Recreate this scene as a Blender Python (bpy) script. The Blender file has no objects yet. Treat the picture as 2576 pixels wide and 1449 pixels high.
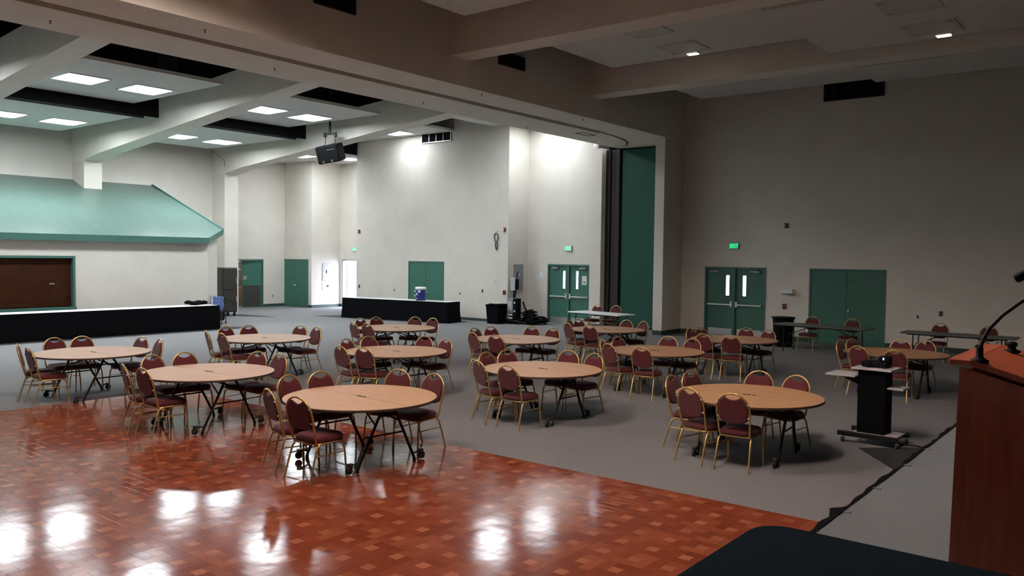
import bpy, math, random
from mathutils import Vector, Matrix
random.seed(7)
R = math.radians
sc = bpy.context.scene
COL = sc.collection

# ---------------------------------------------------------------- camera
# world: X runs along the back wall (to the right), Y into the hall, Z up
PITCH, ROLL, YAW, FPX, EYE = .0396, .0127, R(38.5), 2080.0, 2.495
def to_world(x, y, z):
    return Vector((math.cos(YAW)*x - math.sin(YAW)*y, math.sin(YAW)*x + math.cos(YAW)*y, z))
fwd = Vector((0, math.cos(PITCH), -math.sin(PITCH)))
up0 = Vector((0, math.sin(PITCH), math.cos(PITCH)))
rt0 = Vector((1, 0, 0))
rt = rt0*math.cos(ROLL) + up0*math.sin(ROLL)
up = -rt0*math.sin(ROLL) + up0*math.cos(ROLL)
rt, up, fw = to_world(*rt), to_world(*up), to_world(*fwd)
cd = bpy.data.cameras.new('camera'); cam = bpy.data.objects.new('camera', cd); COL.objects.link(cam)
cd.sensor_width = 36; cd.sensor_fit = 'HORIZONTAL'; cd.lens = FPX*36/2576
cd.clip_start = .05; cd.clip_end = 200
cam.matrix_world = Matrix(((rt.x, up.x, -fw.x, 0), (rt.y, up.y, -fw.y, 0), (rt.z, up.z, -fw.z, EYE), (0, 0, 0, 1)))
sc.camera = cam

# ---------------------------------------------------------------- light and exposure
LAMP = 48.0        # emission of the lit fluorescent diffusers
WARM_FILL = 146.0         # strong warm lights added above the view to brighten the near floor
SKY = 26.0          # daylight outside the doors
sc.view_settings.view_transform = 'Standard'
sc.view_settings.look = 'None'
sc.view_settings.gamma = 1
sc.view_settings.use_curve_mapping = False
sc.view_settings.exposure = 0.0
w = bpy.data.worlds.new('sky'); sc.world = w; w.use_nodes = True
bg = w.node_tree.nodes['Background']
bg.inputs[0].default_value = (.74, .80, 1, 1); bg.inputs[1].default_value = SKY
def portal(loc, sx, sz, rot):
    ld = bpy.data.lights.new('door_portal', 'AREA'); ld.shape = 'RECTANGLE'; ld.size = sx; ld.size_y = sz
    ld.cycles.is_portal = True
    o = bpy.data.objects.new('door_portal', ld); COL.objects.link(o); o.location = loc; o.rotation_euler = rot
portal((-29.6, 25.45, 1.1), 1.25, 2.2, (R(-90), 0, 0))

# ---------------------------------------------------------------- materials
MAT = {}
def mat(name, col, rough=.6, metal=0, spec=.5, noise=0, nscale=8, bump=0, bscale=60, emit=None, estr=0, coat=0, stretch=None, col2=None, sheen=0):
    m = bpy.data.materials.new(name); m.use_nodes = True; nt = m.node_tree; b = nt.nodes['Principled BSDF']
    b.inputs['Base Color'].default_value = (*col, 1); b.inputs['Roughness'].default_value = rough
    b.inputs['Metallic'].default_value = metal; b.inputs['Specular IOR Level'].default_value = spec
    b.inputs['Coat Weight'].default_value = coat; b.inputs['Sheen Weight'].default_value = sheen
    if emit: b.inputs['Emission Color'].default_value = (*emit, 1); b.inputs['Emission Strength'].default_value = estr
    tc = nt.nodes.new('ShaderNodeTexCoord'); mp = nt.nodes.new('ShaderNodeMapping')
    nt.links.new(tc.outputs['Object'], mp.inputs[0])
    if stretch: mp.inputs['Scale'].default_value = stretch
    if noise:
        n = nt.nodes.new('ShaderNodeTexNoise'); n.inputs['Scale'].default_value = nscale; n.inputs['Detail'].default_value = 4
        nt.links.new(mp.outputs[0], n.inputs['Vector'])
        r = nt.nodes.new('ShaderNodeValToRGB')
        c2 = col2 or tuple(c*(1-noise) for c in col); c1 = col if col2 else tuple(min(1, c*(1+noise)) for c in col)
        r.color_ramp.elements[0].position = .35; r.color_ramp.elements[1].position = .65
        r.color_ramp.elements[0].color = (*c2, 1); r.color_ramp.elements[1].color = (*c1, 1)
        nt.links.new(n.outputs[0], r.inputs[0]); nt.links.new(r.outputs[0], b.inputs['Base Color'])
    if bump:
        n2 = nt.nodes.new('ShaderNodeTexNoise'); n2.inputs['Scale'].default_value = bscale; n2.inputs['Detail'].default_value = 3
        nt.links.new(mp.outputs[0], n2.inputs['Vector'])
        bp = nt.nodes.new('ShaderNodeBump'); bp.inputs['Strength'].default_value = bump; bp.inputs['Distance'].default_value = .01
        nt.links.new(n2.outputs[0], bp.inputs['Height']); nt.links.new(bp.outputs[0], b.inputs['Normal'])
    MAT[name] = m
    return m
mat('wall_paint', (.66, .615, .548), .75, noise=.03, nscale=1.5, bump=.15, bscale=180, spec=.3)
mat('beam_paint', (.71, .665, .59), .8, noise=.03, nscale=2, bump=.1, bscale=150, spec=.3)
mat('ceiling_board', (.60, .60, .57), .8, noise=.04, nscale=6, bump=.2, bscale=200, spec=.2)
mat('void_black', (.006, .006, .006), .9, spec=.1)
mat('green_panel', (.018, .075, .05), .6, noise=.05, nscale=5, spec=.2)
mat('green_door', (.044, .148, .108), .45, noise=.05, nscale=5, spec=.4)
mat('green_trim', (.06, .15, .12), .5, spec=.4)
mat('green_roof', (.105, .165, .14), .34, noise=.06, nscale=2, stretch=(.4, 4, 1), spec=.5)
mat('green_base', (.03, .06, .045), .6)
mat('brown_track', (.06, .04, .03), .6)
mat('dark_partition', (.02, .014, .01), .7)
mat('brown_shutter', (.040, .011, .003), .45, noise=.15, nscale=4, spec=.15)
mat('steel', (.45, .45, .44), .35, metal=1)
mat('steel_dark', (.075, .07, .065), .4, metal=.6)
mat('kick_plate', (.55, .56, .54), .35, metal=.8)
mat('aluminium', (.75, .75, .73), .35, metal=.7)
mat('gold_frame', (.50, .34, .13), .34, metal=.65, spec=.5)
mat('burgundy', (.092, .013, .016), .75, noise=.18, nscale=90, bump=.25, bscale=240, spec=.25, sheen=.15)
mat('black_metal', (.006, .006, .007), .5, spec=.3)
mat('cart_black', (.0015, .0015, .002), .8, spec=.08)
mat('black_plastic', (.003, .003, .0035), .7, spec=.12)
mat('black_cloth', (.003, .003, .004), .9, spec=.08, noise=.3, nscale=20)
mat('rubber', (.012, .012, .012), .7)
mat('white_plastic', (.75, .76, .76), .45)
mat('white_cloth', (.60, .60, .59), .8)
mat('grey_laminate', (.42, .42, .42), .45)
mat('cart_grey', (.38, .36, .37), .6, noise=.05, nscale=60)
mat('dark_laminate', (.10, .105, .10), .5)
mat('grey_enamel', (.23, .25, .26), .5)
mat('red_plastic', (.14, .012, .010), .4)
mat('dark_switch', (.09, .07, .06), .5)
mat('navy_cloth', (.0028, .0065, .010), .9, noise=.25, nscale=220, bump=.2, bscale=400, spec=.02)
mat('blue_cooler', (.010, .025, .16), .35)
mat('blue_bag', (.13, .20, .48), .5)
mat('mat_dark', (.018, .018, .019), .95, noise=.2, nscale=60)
mat('vent_dark', (.015, .014, .013), .6)
mat('edge_brown', (.06, .035, .02), .5)
mat('paper', (.75, .75, .75), .8)
mat('ink', (.15, .15, .17), .8)
mat('tan_board', (.40, .20, .13), .7)
mat('lamp_on', (.9, .9, .9), .5, emit=(.91, 1.0, 1.06), estr=LAMP)
mat('lamp_wall', (.9, .9, .9), .5, emit=(.91, 1.0, 1.06), estr=LAMP*.55)
mat('fill_warm', (.9, .9, .9), .5, emit=(1, .82, .73), estr=WARM_FILL)
mat('lamp_off', (.50, .50, .48), .6)
mat('emergency_glow', (.9, .9, .8), .5, emit=(1, .88, .74), estr=9)
mat('exit_green', (.1, .8, .3), .5, emit=(.02, 1.0, .36), estr=1.0)
mat('exit_face_lit', (.10, .35, .2), .5, emit=(.01, .5, .18), estr=.45)
mat('exit_face', (.70, .76, .72), .5)
mat('led_white', (.8, .9, 1), .5, emit=(.45, .75, 1), estr=3)
mat('cable_grey', (.12, .12, .12), .5)
mat('kitchen_lamp', (1, 1, 1), .5, emit=(1, .85, .78), estr=26)
mat('concrete_out', (.6, .6, .6), .9)
def distribution(name, stops):
    """beam shape for an added light: strength against the cosine of the angle off the vertical"""
    m = MAT[name]; nt = m.node_tree; b = nt.nodes['Principled BSDF']; st_ = b.inputs['Emission Strength'].default_value
    g = nt.nodes.new('ShaderNodeNewGeometry'); d = nt.nodes.new('ShaderNodeVectorMath'); d.operation = 'DOT_PRODUCT'
    nt.links.new(g.outputs['Incoming'], d.inputs[0]); nt.links.new(g.outputs['Normal'], d.inputs[1])
    r = nt.nodes.new('ShaderNodeValToRGB'); e = r.color_ramp.elements
    e[0].position = stops[0][0]; e[0].color = (stops[0][1],)*3+(1,); e[1].position = stops[-1][0]; e[1].color = (stops[-1][1],)*3+(1,)
    for p_, v in stops[1:-1]:
        q_ = e.new(p_); q_.color = (v,)*3+(1,)
    mu = nt.nodes.new('ShaderNodeMath'); mu.operation = 'MULTIPLY'; mu.inputs[1].default_value = st_
    nt.links.new(d.outputs['Value'], r.inputs[0]); nt.links.new(r.outputs[0], mu.inputs[0]); nt.links.new(mu.outputs[0], b.inputs['Emission Strength'])
distribution('fill_warm', [(0, 0), (.16, .05), (.32, .9), (.46, 1), (.72, .58), (1, .22)])  # invented cutoff keeps the added warm light off the upper walls
# carpet with a fine speckle
def carpet(name, a, b_, sc_=85):
    m = mat(name, a, .95, spec=.1, bump=.5, bscale=260); nt = m.node_tree; b = nt.nodes['Principled BSDF']
    tc = nt.nodes.new('ShaderNodeTexCoord'); n = nt.nodes.new('ShaderNodeTexNoise'); n.inputs['Scale'].default_value = sc_; n.inputs['Detail'].default_value = 2
    n3 = nt.nodes.new('ShaderNodeTexNoise'); n3.inputs['Scale'].default_value = .5; n3.inputs['Detail'].default_value = 3
    r = nt.nodes.new('ShaderNodeValToRGB'); r.color_ramp.elements[0].position = .36; r.color_ramp.elements[1].position = .64
    r.color_ramp.elements[0].color = (*b_, 1); r.color_ramp.elements[1].color = (*a, 1)
    mx = nt.nodes.new('ShaderNodeMixRGB'); mx.blend_type = 'MULTIPLY'; mx.inputs[0].default_value = .25
    nt.links.new(tc.outputs['Object'], n.inputs[0]); nt.links.new(tc.outputs['Object'], n3.inputs[0])
    nt.links.new(n.outputs[0], r.inputs[0]); nt.links.new(r.outputs[0], mx.inputs[1]); nt.links.new(n3.outputs[0], mx.inputs[2])
    nt.links.new(mx.outputs[0], b.inputs['Base Color'])
carpet('carpet_hall', (.31, .30, .30), (.15, .147, .15))
carpet('carpet_stage', (.20, .215, .22), (.12, .13, .135), 190)
# glass
m = mat('glass_pane', (.9, .95, .95), .02); m.node_tree.nodes['Principled BSDF'].inputs['Transmission Weight'].default_value = 1
m.node_tree.nodes['Principled BSDF'].inputs['IOR'].default_value = 1.02
# wood laminate of the tables / lectern
def wood(name, a, b_, rough, stretch, scale=6, coat=0):
    m = mat(name, a, rough, coat=coat); nt = m.node_tree; b = nt.nodes['Principled BSDF']
    tc = nt.nodes.new('ShaderNodeTexCoord'); mp = nt.nodes.new('ShaderNodeMapping'); mp.inputs['Scale'].default_value = stretch
    n = nt.nodes.new('ShaderNodeTexNoise'); n.inputs['Scale'].default_value = scale; n.inputs['Detail'].default_value = 5; n.inputs['Distortion'].default_value = .6
    r = nt.nodes.new('ShaderNodeValToRGB'); r.color_ramp.elements[0].position = .3; r.color_ramp.elements[1].position = .7
    r.color_ramp.elements[0].color = (*b_, 1); r.color_ramp.elements[1].color = (*a, 1)
    nt.links.new(tc.outputs['Object'], mp.inputs[0]); nt.links.new(mp.outputs[0], n.inputs[0]); nt.links.new(n.outputs[0], r.inputs[0])
    nt.links.new(r.outputs[0], b.inputs['Base Color'])
    return m
wood('table_wood', (.50, .275, .137), (.40, .215, .105), .5, (1, 9, 1), 5)
wood('lectern_wood', (.40, .082, .032), (.25, .045, .018), .35, (5, 5, .6), 5, coat=.2)
# parquet: one tone per block from a colour attribute
m = mat('parquet', (.3, .06, .02), .115, spec=.2, coat=0)
nt = m.node_tree; b = nt.nodes['Principled BSDF']; b.inputs['Coat Roughness'].default_value = .07
at = nt.nodes.new('ShaderNodeVertexColor'); at.layer_name = 'tone'
tc = nt.nodes.new('ShaderNodeTexCoord'); mp = nt.nodes.new('ShaderNodeMapping'); mp.inputs['Scale'].default_value = (8, 8, 1)
n = nt.nodes.new('ShaderNodeTexNoise'); n.inputs['Scale'].default_value = 9; n.inputs['Detail'].default_value = 4
mx = nt.nodes.new('ShaderNodeMixRGB'); mx.blend_type = 'MULTIPLY'; mx.inputs[0].default_value = .2
nt.links.new(tc.outputs['Object'], mp.inputs[0]); nt.links.new(mp.outputs[0], n.inputs[0])
nt.links.new(at.outputs[0], mx.inputs[1]); nt.links.new(n.outputs[0], mx.inputs[2]); nt.links.new(mx.outputs[0], b.inputs['Base Color'])
n2 = nt.nodes.new('ShaderNodeTexNoise'); n2.inputs['Scale'].default_value = 2.6; n2.inputs['Detail'].default_value = 2
n3 = nt.nodes.new('ShaderNodeTexNoise'); n3.inputs['Scale'].default_value = 45
nt.links.new(tc.outputs['Object'], n2.inputs[0]); nt.links.new(tc.outputs['Object'], n3.inputs[0])
bp = nt.nodes.new('ShaderNodeBump'); bp.inputs['Strength'].default_value = .13; bp.inputs['Distance'].default_value = .02
bp2 = nt.nodes.new('ShaderNodeBump'); bp2.inputs['Strength'].default_value = .015; bp2.inputs['Distance'].default_value = .004
nt.links.new(n2.outputs[0], bp.inputs['Height']); nt.links.new(n3.outputs[0], bp2.inputs['Height']); nt.links.new(bp.outputs[0], bp2.inputs['Normal'])
nt.links.new(bp2.outputs[0], b.inputs['Normal']); nt.links.new(bp2.outputs[0], b.inputs['Coat Normal'])

# ---------------------------------------------------------------- mesh helpers
class MB:
    """collects shapes, then links them as one mesh object"""
    def __init__(s): s.v = []; s.f = []; s.mi = []; s.sm = []; s.M = None
    def _add(s, vs, fs, mi=0, smooth=False):
        o = len(s.v)
        s.v += [tuple(s.M @ Vector(p)) if s.M is not None else tuple(p) for p in vs]
        for f in fs: s.f.append(tuple(i+o for i in f)); s.mi.append(mi); s.sm.append(smooth)
        return s
    def box(s, x0, x1, y0, y1, z0, z1, mi=0):
        vs = [(x, y, z) for z in (z0, z1) for y in (y0, y1) for x in (x0, x1)]
        return s._add(vs, [(0, 2, 3, 1), (4, 5, 7, 6), (0, 1, 5, 4), (2, 6, 7, 3), (0, 4, 6, 2), (1, 3, 7, 5)], mi)
    def bbox(s, x0, x1, y0, y1, z0, z1, b=.01, mi=0):
        """box with chamfered edges"""
        X, Y, Z = (x0, x1), (y0, y1), (z0, z1); vs = []; idx = {}
        for i in (0, 1):
            for j in (0, 1):
                for k in (0, 1):
                    sx, sy, sz = (b if i == 0 else -b), (b if j == 0 else -b), (b if k == 0 else -b)
                    for a, p in enumerate(((X[i], Y[j]+sy, Z[k]+sz), (X[i]+sx, Y[j], Z[k]+sz), (X[i]+sx, Y[j]+sy, Z[k]))):
                        idx[i, j, k, a] = len(vs); vs.append(p)
        fs = []
        for i in (0, 1):
            q = [idx[i, 0, 0, 0], idx[i, 1, 0, 0], idx[i, 1, 1, 0], idx[i, 0, 1, 0]]; fs.append(q if i else q[::-1])
            q = [idx[0, i, 0, 1], idx[0, i, 1, 1], idx[1, i, 1, 1], idx[1, i, 0, 1]]; fs.append(q if i else q[::-1])
            q = [idx[0, 0, i, 2], idx[1, 0, i, 2], idx[1, 1, i, 2], idx[0, 1, i, 2]]; fs.append(q if i else q[::-1])
        for i in (0, 1):
            for j in (0, 1):
                fs.append([idx[i, j, 0, 0], idx[i, j, 1, 0], idx[i, j, 1, 1], idx[i, j, 0, 1]])
                fs.append([idx[i, 0, j, 0], idx[i, 1, j, 0], idx[i, 1, j, 2], idx[i, 0, j, 2]])
                fs.append([idx[0, i, j, 1], idx[1, i, j, 1], idx[1, i, j, 2], idx[0, i, j, 2]])
                for k in (0, 1): fs.append([idx[i, j, k, 0], idx[i, j, k, 1], idx[i, j, k, 2]])
        return s._add(vs, fs, mi)
    def prism(s, pts, z0, z1, mi=0):
        n = len(pts); vs = [(x, y, z0) for x, y in pts] + [(x, y, z1) for x, y in pts]
        fs = [tuple(range(n))[::-1], tuple(range(n, 2*n))] + [(i, (i+1) % n, n+(i+1) % n, n+i) for i in range(n)]
        return s._add(vs, fs, mi)
    def hull8(s, a, b_, mi=0):
        """two quads (4 points each) joined into a solid"""
        return s._add(list(a)+list(b_), [(0, 1, 2, 3), (7, 6, 5, 4), (0, 4, 5, 1), (1, 5, 6, 2), (2, 6, 7, 3), (3, 7, 4, 0)], mi)
    def tube(s, pts, r, n=8, mi=0, closed=False, cap=True):
        pts = [Vector(p) for p in pts]; m = len(pts); rs = r if isinstance(r, (list, tuple)) else [r]*m
        vs = []; prev = None
        for i, p in enumerate(pts):
            a = pts[(i-1) % m] if (i > 0 or closed) else p; c = pts[(i+1) % m] if (i < m-1 or closed) else p
            t = (c-a).normalized()
            if prev is None:
                prev = Vector((0, 0, 1)) if abs(t.z) < .9 else Vector((1, 0, 0))
            u = (prev - t*prev.dot(t)).normalized(); prev = u; q = t.cross(u)
            for k in range(n):
                th = 2*math.pi*k/n; vs.append(p + (u*math.cos(th)+q*math.sin(th))*rs[i])
        fs = []
        for i in range(m if closed else m-1):
            j = (i+1) % m
            for k in range(n): fs.append((i*n+k, i*n+(k+1) % n, j*n+(k+1) % n, j*n+k))
        s._add(vs, fs, mi, True)
        if cap and not closed:
            s._add(vs[:n], [tuple(range(n))[::-1]], mi); s._add(vs[-n:], [tuple(range(n))], mi)
        return s
    def lathe(s, prof, n=20, c=(0, 0, 0), axis='z', mi=0, smooth=True):
        vs = []
        for r, h in prof:
            for k in range(n):
                th = 2*math.pi*k/n; a, b_ = r*math.cos(th), r*math.sin(th)
                vs.append({'z': (c[0]+a, c[1]+b_, c[2]+h), 'x': (c[0]+h, c[1]+a, c[2]+b_), 'y': (c[0]+a, c[1]+h, c[2]+b_)}[axis])
        m = len(prof); fs = [(i*n+k, i*n+(k+1) % n, (i+1)*n+(k+1) % n, (i+1)*n+k) for i in range(m-1) for k in range(n)]
        s._add(vs, fs, mi, smooth)
        s._add(vs[:n], [tuple(range(n))[::-1]], mi); s._add(vs[-n:], [tuple(range(n))], mi)
        return s
    def mesh(s, name, mats):
        me = bpy.data.meshes.new(name); me.from_pydata(s.v, [], s.f)
        for k in (mats if isinstance(mats, (list, tuple)) else [mats]): me.materials.append(MAT[k])
        me.polygons.foreach_set('material_index', s.mi); me.polygons.foreach_set('use_smooth', s.sm)
        me.update(); return me
    def build(s, name, mats, parent=None):
        return link(name, s.mesh(name, mats), parent)
def link(name, me, parent=None):
    o = bpy.data.objects.new(name, me); COL.objects.link(o)
    if parent is not None: o.parent = parent
    return o
def tag(o, label, cat, group=None, kind=None):
    if label: o['label'] = label
    if cat: o['category'] = cat
    if group: o['group'] = group
    if kind: o['kind'] = kind
    return o
def thing(name, label, cat, loc=(0, 0, 0), rz=0, group=None):
    o = bpy.data.objects.new(name, None); o.empty_display_size = .2; COL.objects.link(o); o.location = loc; o.rotation_euler = (0, 0, rz)
    return tag(o, label, cat, group)
def struct(o, label=None, cat=None):
    o['kind'] = 'structure'
    if label: o['label'] = label
    if cat: o['category'] = cat
    return o
def sempty(name, loc=(0, 0, 0), rz=0, label=None):
    o = bpy.data.objects.new(name, None); COL.objects.link(o); o.location = loc; o.rotation_euler = (0, 0, rz); return struct(o, label)
def kids(o): return [c for c in KID.get(o.name, [])]
def copy_thing(root, loc, rz, label=None, group=None):
    r = root.copy(); COL.objects.link(r); r.location = loc; r.rotation_euler = (0, 0, rz)
    if label: r['label'] = label
    if group: r['group'] = group
    for ch in list(root.children):
        c = ch.copy(); COL.objects.link(c); c.parent = r
        for g in list(ch.children):
            d = g.copy(); COL.objects.link(d); d.parent = c
    return r

# ================================================================= STRUCTURE
TOP = 8.6
YW, YB, YR = 23.65, 24.85, 24.90      # white wall / wall with the left doors / wall with the right doors
XH0, XH1, ZH = -15.3, -12.6, 6.28     # the wide header between the two halls
# floor
struct(MB().box(-36, 10, -10, 32, -.12, 0).build('floor', 'carpet_hall'), 'grey speckled carpet floor of the hall')
# roof deck (black, above the floating ceiling panels)
struct(MB().box(-36, 10, -10, 26.4, TOP, TOP+.15).build('ceiling', 'void_black'), 'black roof deck above the hung ceiling panels')

def wall_with_holes(name, axis, at, thick, a0, a1, z0, z1, holes, label, m='wall_paint'):
    """axis 'x': wall runs along x at y=at..at+thick ; holes = [(a0,a1,z0,z1)]"""
    mb = MB(); cuts = sorted(holes); cur = a0
    def bx(p0, p1, q0, q1):
        if p1-p0 < 1e-4 or q1-q0 < 1e-4: return
        if axis == 'x': mb.box(p0, p1, min(at, at+thick), max(at, at+thick), q0, q1)
        else: mb.box(min(at, at+thick), max(at, at+thick), p0, p1, q0, q1)
    for h0, h1, y0, y1 in cuts:
        bx(cur, h0, z0, z1); bx(h0, h1, z0, y0); bx(h0, h1, y1, z1); cur = h1
    bx(cur, a1, z0, z1)
    return struct(mb.build(name, m), label)
wall_with_holes('wall_back_left', 'x', YW, .45, -27.38, -19.02, 0, TOP, [(-24.19, -22.22, 0, 2.21)], 'tall pale wall with green closet doors at the back')
wall_with_holes('wall_back_corner', 'y', -19.02, -.4, YW+.45, YB+.3, 0, TOP, [], 'narrow shaded return wall with the grey electric panel')
wall_with_holes('wall_back', 'x', YB, .3, -19.02, -16.15, 0, TOP, [(-18.07, -16.18, 0, 2.19)], 'pale wall with the left exit double doors')
wall_with_holes('wall_right', 'x', YR, .3, -12.69, 8.2, 0, TOP, [(-11.80, -9.78, 0, 2.21), (-8.44, -6.28, 0, 2.215)], 'dim beige wall with double doors and green closet')
# alcove at the far left
wall_with_holes('wall_alcove', 'x', 25.2, .2, -30.3, -27.0, 0, TOP, [(-30.15, -29.0, 0, 2.2)], 'alcove wall with the open outside door')
wall_with_holes('wall_alcove_side', 'y', -30.3, -.3, 23.85, 25.4, 0, TOP, [], 'bright alcove side wall with the electric panel')
wall_with_holes('wall_alcove_left', 'x', 23.55, .3, -32.8, -30.3, 0, TOP, [(-32.56, -30.52, 0, 2.19)], 'alcove wall with the green closet door')
wall_with_holes('wall_kitchen_passage', 'y', -32.3, -.2, 19.0, 23.85, 0, TOP, [(21.05, 22.40, 0, 2.17)], 'wall with the green kitchen door')
wall_with_holes('wall_left', 'y', -31.0, -.3, -9, 19.4, 0, TOP, [], 'tall pinkish left wall above the green roof')
struct(MB().box(-27.38, -27.0, YW+.3, 25.3, 0, TOP).build('wall_alcove_right', 'wall_paint'))
struct(MB().box(-32.5, -30.9, 19.1, 19.4, 0, TOP).build('wall_left_return', 'wall_paint'))
struct(MB().box(-36, 8.2, -9.3, -9, 0, TOP).build('wall_front', 'wall_paint'))
struct(MB().box(8, 8.3, -9, 25.2, 0, TOP).build('wall_stage_side', 'wall_paint'))
# room behind the kitchen door
for nm_, q_ in (('wall_kitchen_far', (-34.6, -34.5, 20.2, 23.4, 0, 2.7)), ('wall_kitchen_near', (-34.5, -32.5, 20.1, 20.2, 0, 2.7)), ('wall_kitchen_end', (-34.5, -32.5, 23.3, 23.4, 0, 2.7)), ('ceiling_kitchen', (-34.5, -32.5, 20.2, 23.3, 2.6, 2.7))):
    struct(MB().box(*q_).build(nm_, 'wall_paint'))
# columns standing out of the left wall
def column(n, y0, zb, label):
    struct(MB().box(-31.0, -30.1, y0, y0+.63, zb, 5.649).build('trim_%d' % n, 'wall_paint'), label)
column(1, 13.50, 4.35, 'square pier standing on the green roof')
column(2, 19.05, 0, 'square pier beside the steel cabinet')
column(3, 7.95, 4.35, 'square pier on the green roof at the far left')
# kitchen block under the green roof
kb = MB()
for (a, c, p, q) in ((-9, 5.6, 0, 2.95), (5.6, 11.29, 0, .72), (5.6, 11.29, 2.31, 2.95), (11.29, 15.68, 0, 2.95)):
    kb.box(-26.0, -25.8, a, c, p, q)
kb.prism([(-25.8, 15.68), (-26.55, 16.5), (-26.7, 16.4), (-26.0, 15.6)], 0, 2.95)
kb.prism([(-26.55, 16.5), (-31.0, 16.5), (-31.0, 16.3), (-26.6, 16.3)], 0, 2.95)
struct(kb.build('wall_kitchen', 'wall_paint'), 'pale serving kitchen wall below the green roof')
def roof_z(x): return 2.94 + (-25.6 - x)*.385
rp = [(-25.6, -9), (-25.6, 15.56), (-26.45, 16.64), (-31.0, 16.45), (-31.0, -9)]
rf = MB(); n = len(rp)
rf._add([(x, y, roof_z(x)) for x, y in rp]+[(x, y, roof_z(x)-.12) for x, y in rp],
        [tuple(range(n)), tuple(range(n, 2*n))[::-1]]+[(i, i+n, (i+1) % n+n, (i+1) % n) for i in range(n)])
roof = sempty('trim_4', label='pale green sloping metal roof over the serving kitchen')
rf.build('roof_sheet', 'green_roof', roof)
fa = MB()
def strip(p, q, h0, h1, t=.04):
    (x0, y0), (x1, y1) = p, q; d = Vector((y1-y0, -(x1-x0), 0)).normalized()*t
    z0, z1 = roof_z(x0), roof_z(x1)
    fa.hull8([(x0, y0, z0+h0), (x1, y1, z1+h0), (x1, y1, z1+h1), (x0, y0, z0+h1)], [(x0+d.x, y0+d.y, z0+h0), (x1+d.x, y1+d.y, z1+h0), (x1+d.x, y1+d.y, z1+h1), (x0+d.x, y0+d.y, z0+h1)])
strip(rp[0], rp[1], -.18, .015); strip(rp[1], rp[2], -.18, .015)
fa.build('fascia', 'green_trim', roof)
fa = MB(); strip(rp[2], rp[3], -.10, .05, .06); fa.build('ridge_trim', 'green_trim', roof)

# header with a recessed partition track
hd = MB()
hd.box(XH0, -13.92, -9, YB+.4, ZH, TOP); hd.box(-13.62, XH1, -9, YB+.4, ZH, TOP); hd.box(-13.92, -13.62, -9, YB+.4, ZH+.16, TOP)
hd.box(-13.92, -13.62, 21.7, YB+.4, ZH, ZH+.16)
struct(hd.build('wall_header', 'beam_paint'), 'wide dropped header with a track slot between the two halls')
struct(MB().box(-13.915, -13.625, -8.9, 21.69, ZH+.10, ZH+.159).build('trim_5', 'brown_track'), 'brown partition track recessed in the header')
cv = MB(); cp = [(-13.77, 21.7), (-13.8, 22.4), (-13.95, 23.2), (-14.2, 23.9), (-14.6, 24.5)]
for (a, b2), (c, d2) in zip(cp[:-1], cp[1:]): cv.prism([(a-.035, b2), (a+.035, b2), (c+.035, d2), (c-.035, d2)], ZH-.012, ZH+.01)
struct(cv.build('trim_6', 'brown_track'), 'thin curved track turning towards the partition pocket')
hf = MB()
for a in ((-14.5, -14.47, 21.25, 21.95), (-14.2, -14.17, 21.25, 21.95), (-14.5, -14.17, 21.25, 21.28), (-14.5, -14.17, 21.92, 21.95)): hf.box(*a, ZH-.012, ZH+.005)
tag(hf.build('access_hatch', 'brown_track'), 'thin dark frame of an access hatch under the header', 'hatch')
# partition pocket
struct(MB().box(-12.98, -12.65, 23.6, 25.2, 0, ZH).build('trim_7', 'wall_paint'), 'bright narrow pier right of the tall green panel')
struct(MB().box(-16.18, -15.72, 24.75, 25.2, 0, ZH).build('trim_8', 'wall_paint'), 'narrow pier left of the dark partition pocket')
struct(MB().box(-16.0, -12.7, 26.2, 26.3, 0, ZH+.5).build('wall_pocket', 'dark_partition'))
pk = MB().box(-16.2, -15.72, 25.2, 26.2, 0, ZH+.3).box(-12.9, -12.7, 25.2, 26.2, 0, ZH+.3).box(-16, -12.7, 25.2, 26.3, ZH+.3, ZH+.4)
struct(pk.build('wall_pocket_sides', 'dark_partition'))
pt = thing('folding_partition', 'dark folded partition panels stacked left of the tall green panel', 'partition', (-15.4, 25.1, 0))
for i in range(3): MB().bbox(-.3+i*.19, -.3+i*.19+.17, -.1+.06*(i % 2), .8, .03, ZH-.04, .012).build('panel', 'dark_partition', pt)
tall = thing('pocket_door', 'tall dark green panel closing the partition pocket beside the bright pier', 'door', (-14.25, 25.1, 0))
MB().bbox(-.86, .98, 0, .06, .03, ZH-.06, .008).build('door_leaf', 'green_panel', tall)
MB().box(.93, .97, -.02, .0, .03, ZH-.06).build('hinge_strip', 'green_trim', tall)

# cross beams, both halls (tapered on the left)
def zb(x): return 6.93 + .0965*(x+17.6)
for i, y0 in enumerate((-3.15, 2.4, 7.95, 13.5, 19.05)):
    y1 = y0+.63; mb = MB(); xs = [-15.25, -18, -21, -24, -27, -29, -30.1, -31.05]
    for a, c in zip(xs[:-1], xs[1:]):
        za, zc = zb(a), zb(c)
        if c <= -30: zc = 5.65
        if a <= -30: za = 5.65
        ta, tc_ = 7.63+.07*(a+20.4), 7.63+.07*(c+20.4)
        mb.hull8([(a, y0, za), (a, y1, za), (a, y1, ta), (a, y0, ta)], [(c, y0, zc), (c, y1, zc), (c, y1, tc_), (c, y0, tc_)])
    struct(mb.build('trim_%d' % (10+i), 'beam_paint'), 'deep tapered cross beam %s in the brighter hall' % ('behind the camera', 'above the camera side', 'at the upper left corner', 'ending over the green roof', 'carrying the shadow of the hung projector')[i])
    struct(MB().box(XH1-.05, 8.05, y0, y1, 6.87, 7.9).build('trim_%d' % (20+i), 'beam_paint'), 'plain cross beam %s in the darker hall' % ('behind the camera', 'over the stage', 'near the top edge', 'crossing the top of the picture', 'farthest from the camera')[i])

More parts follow.
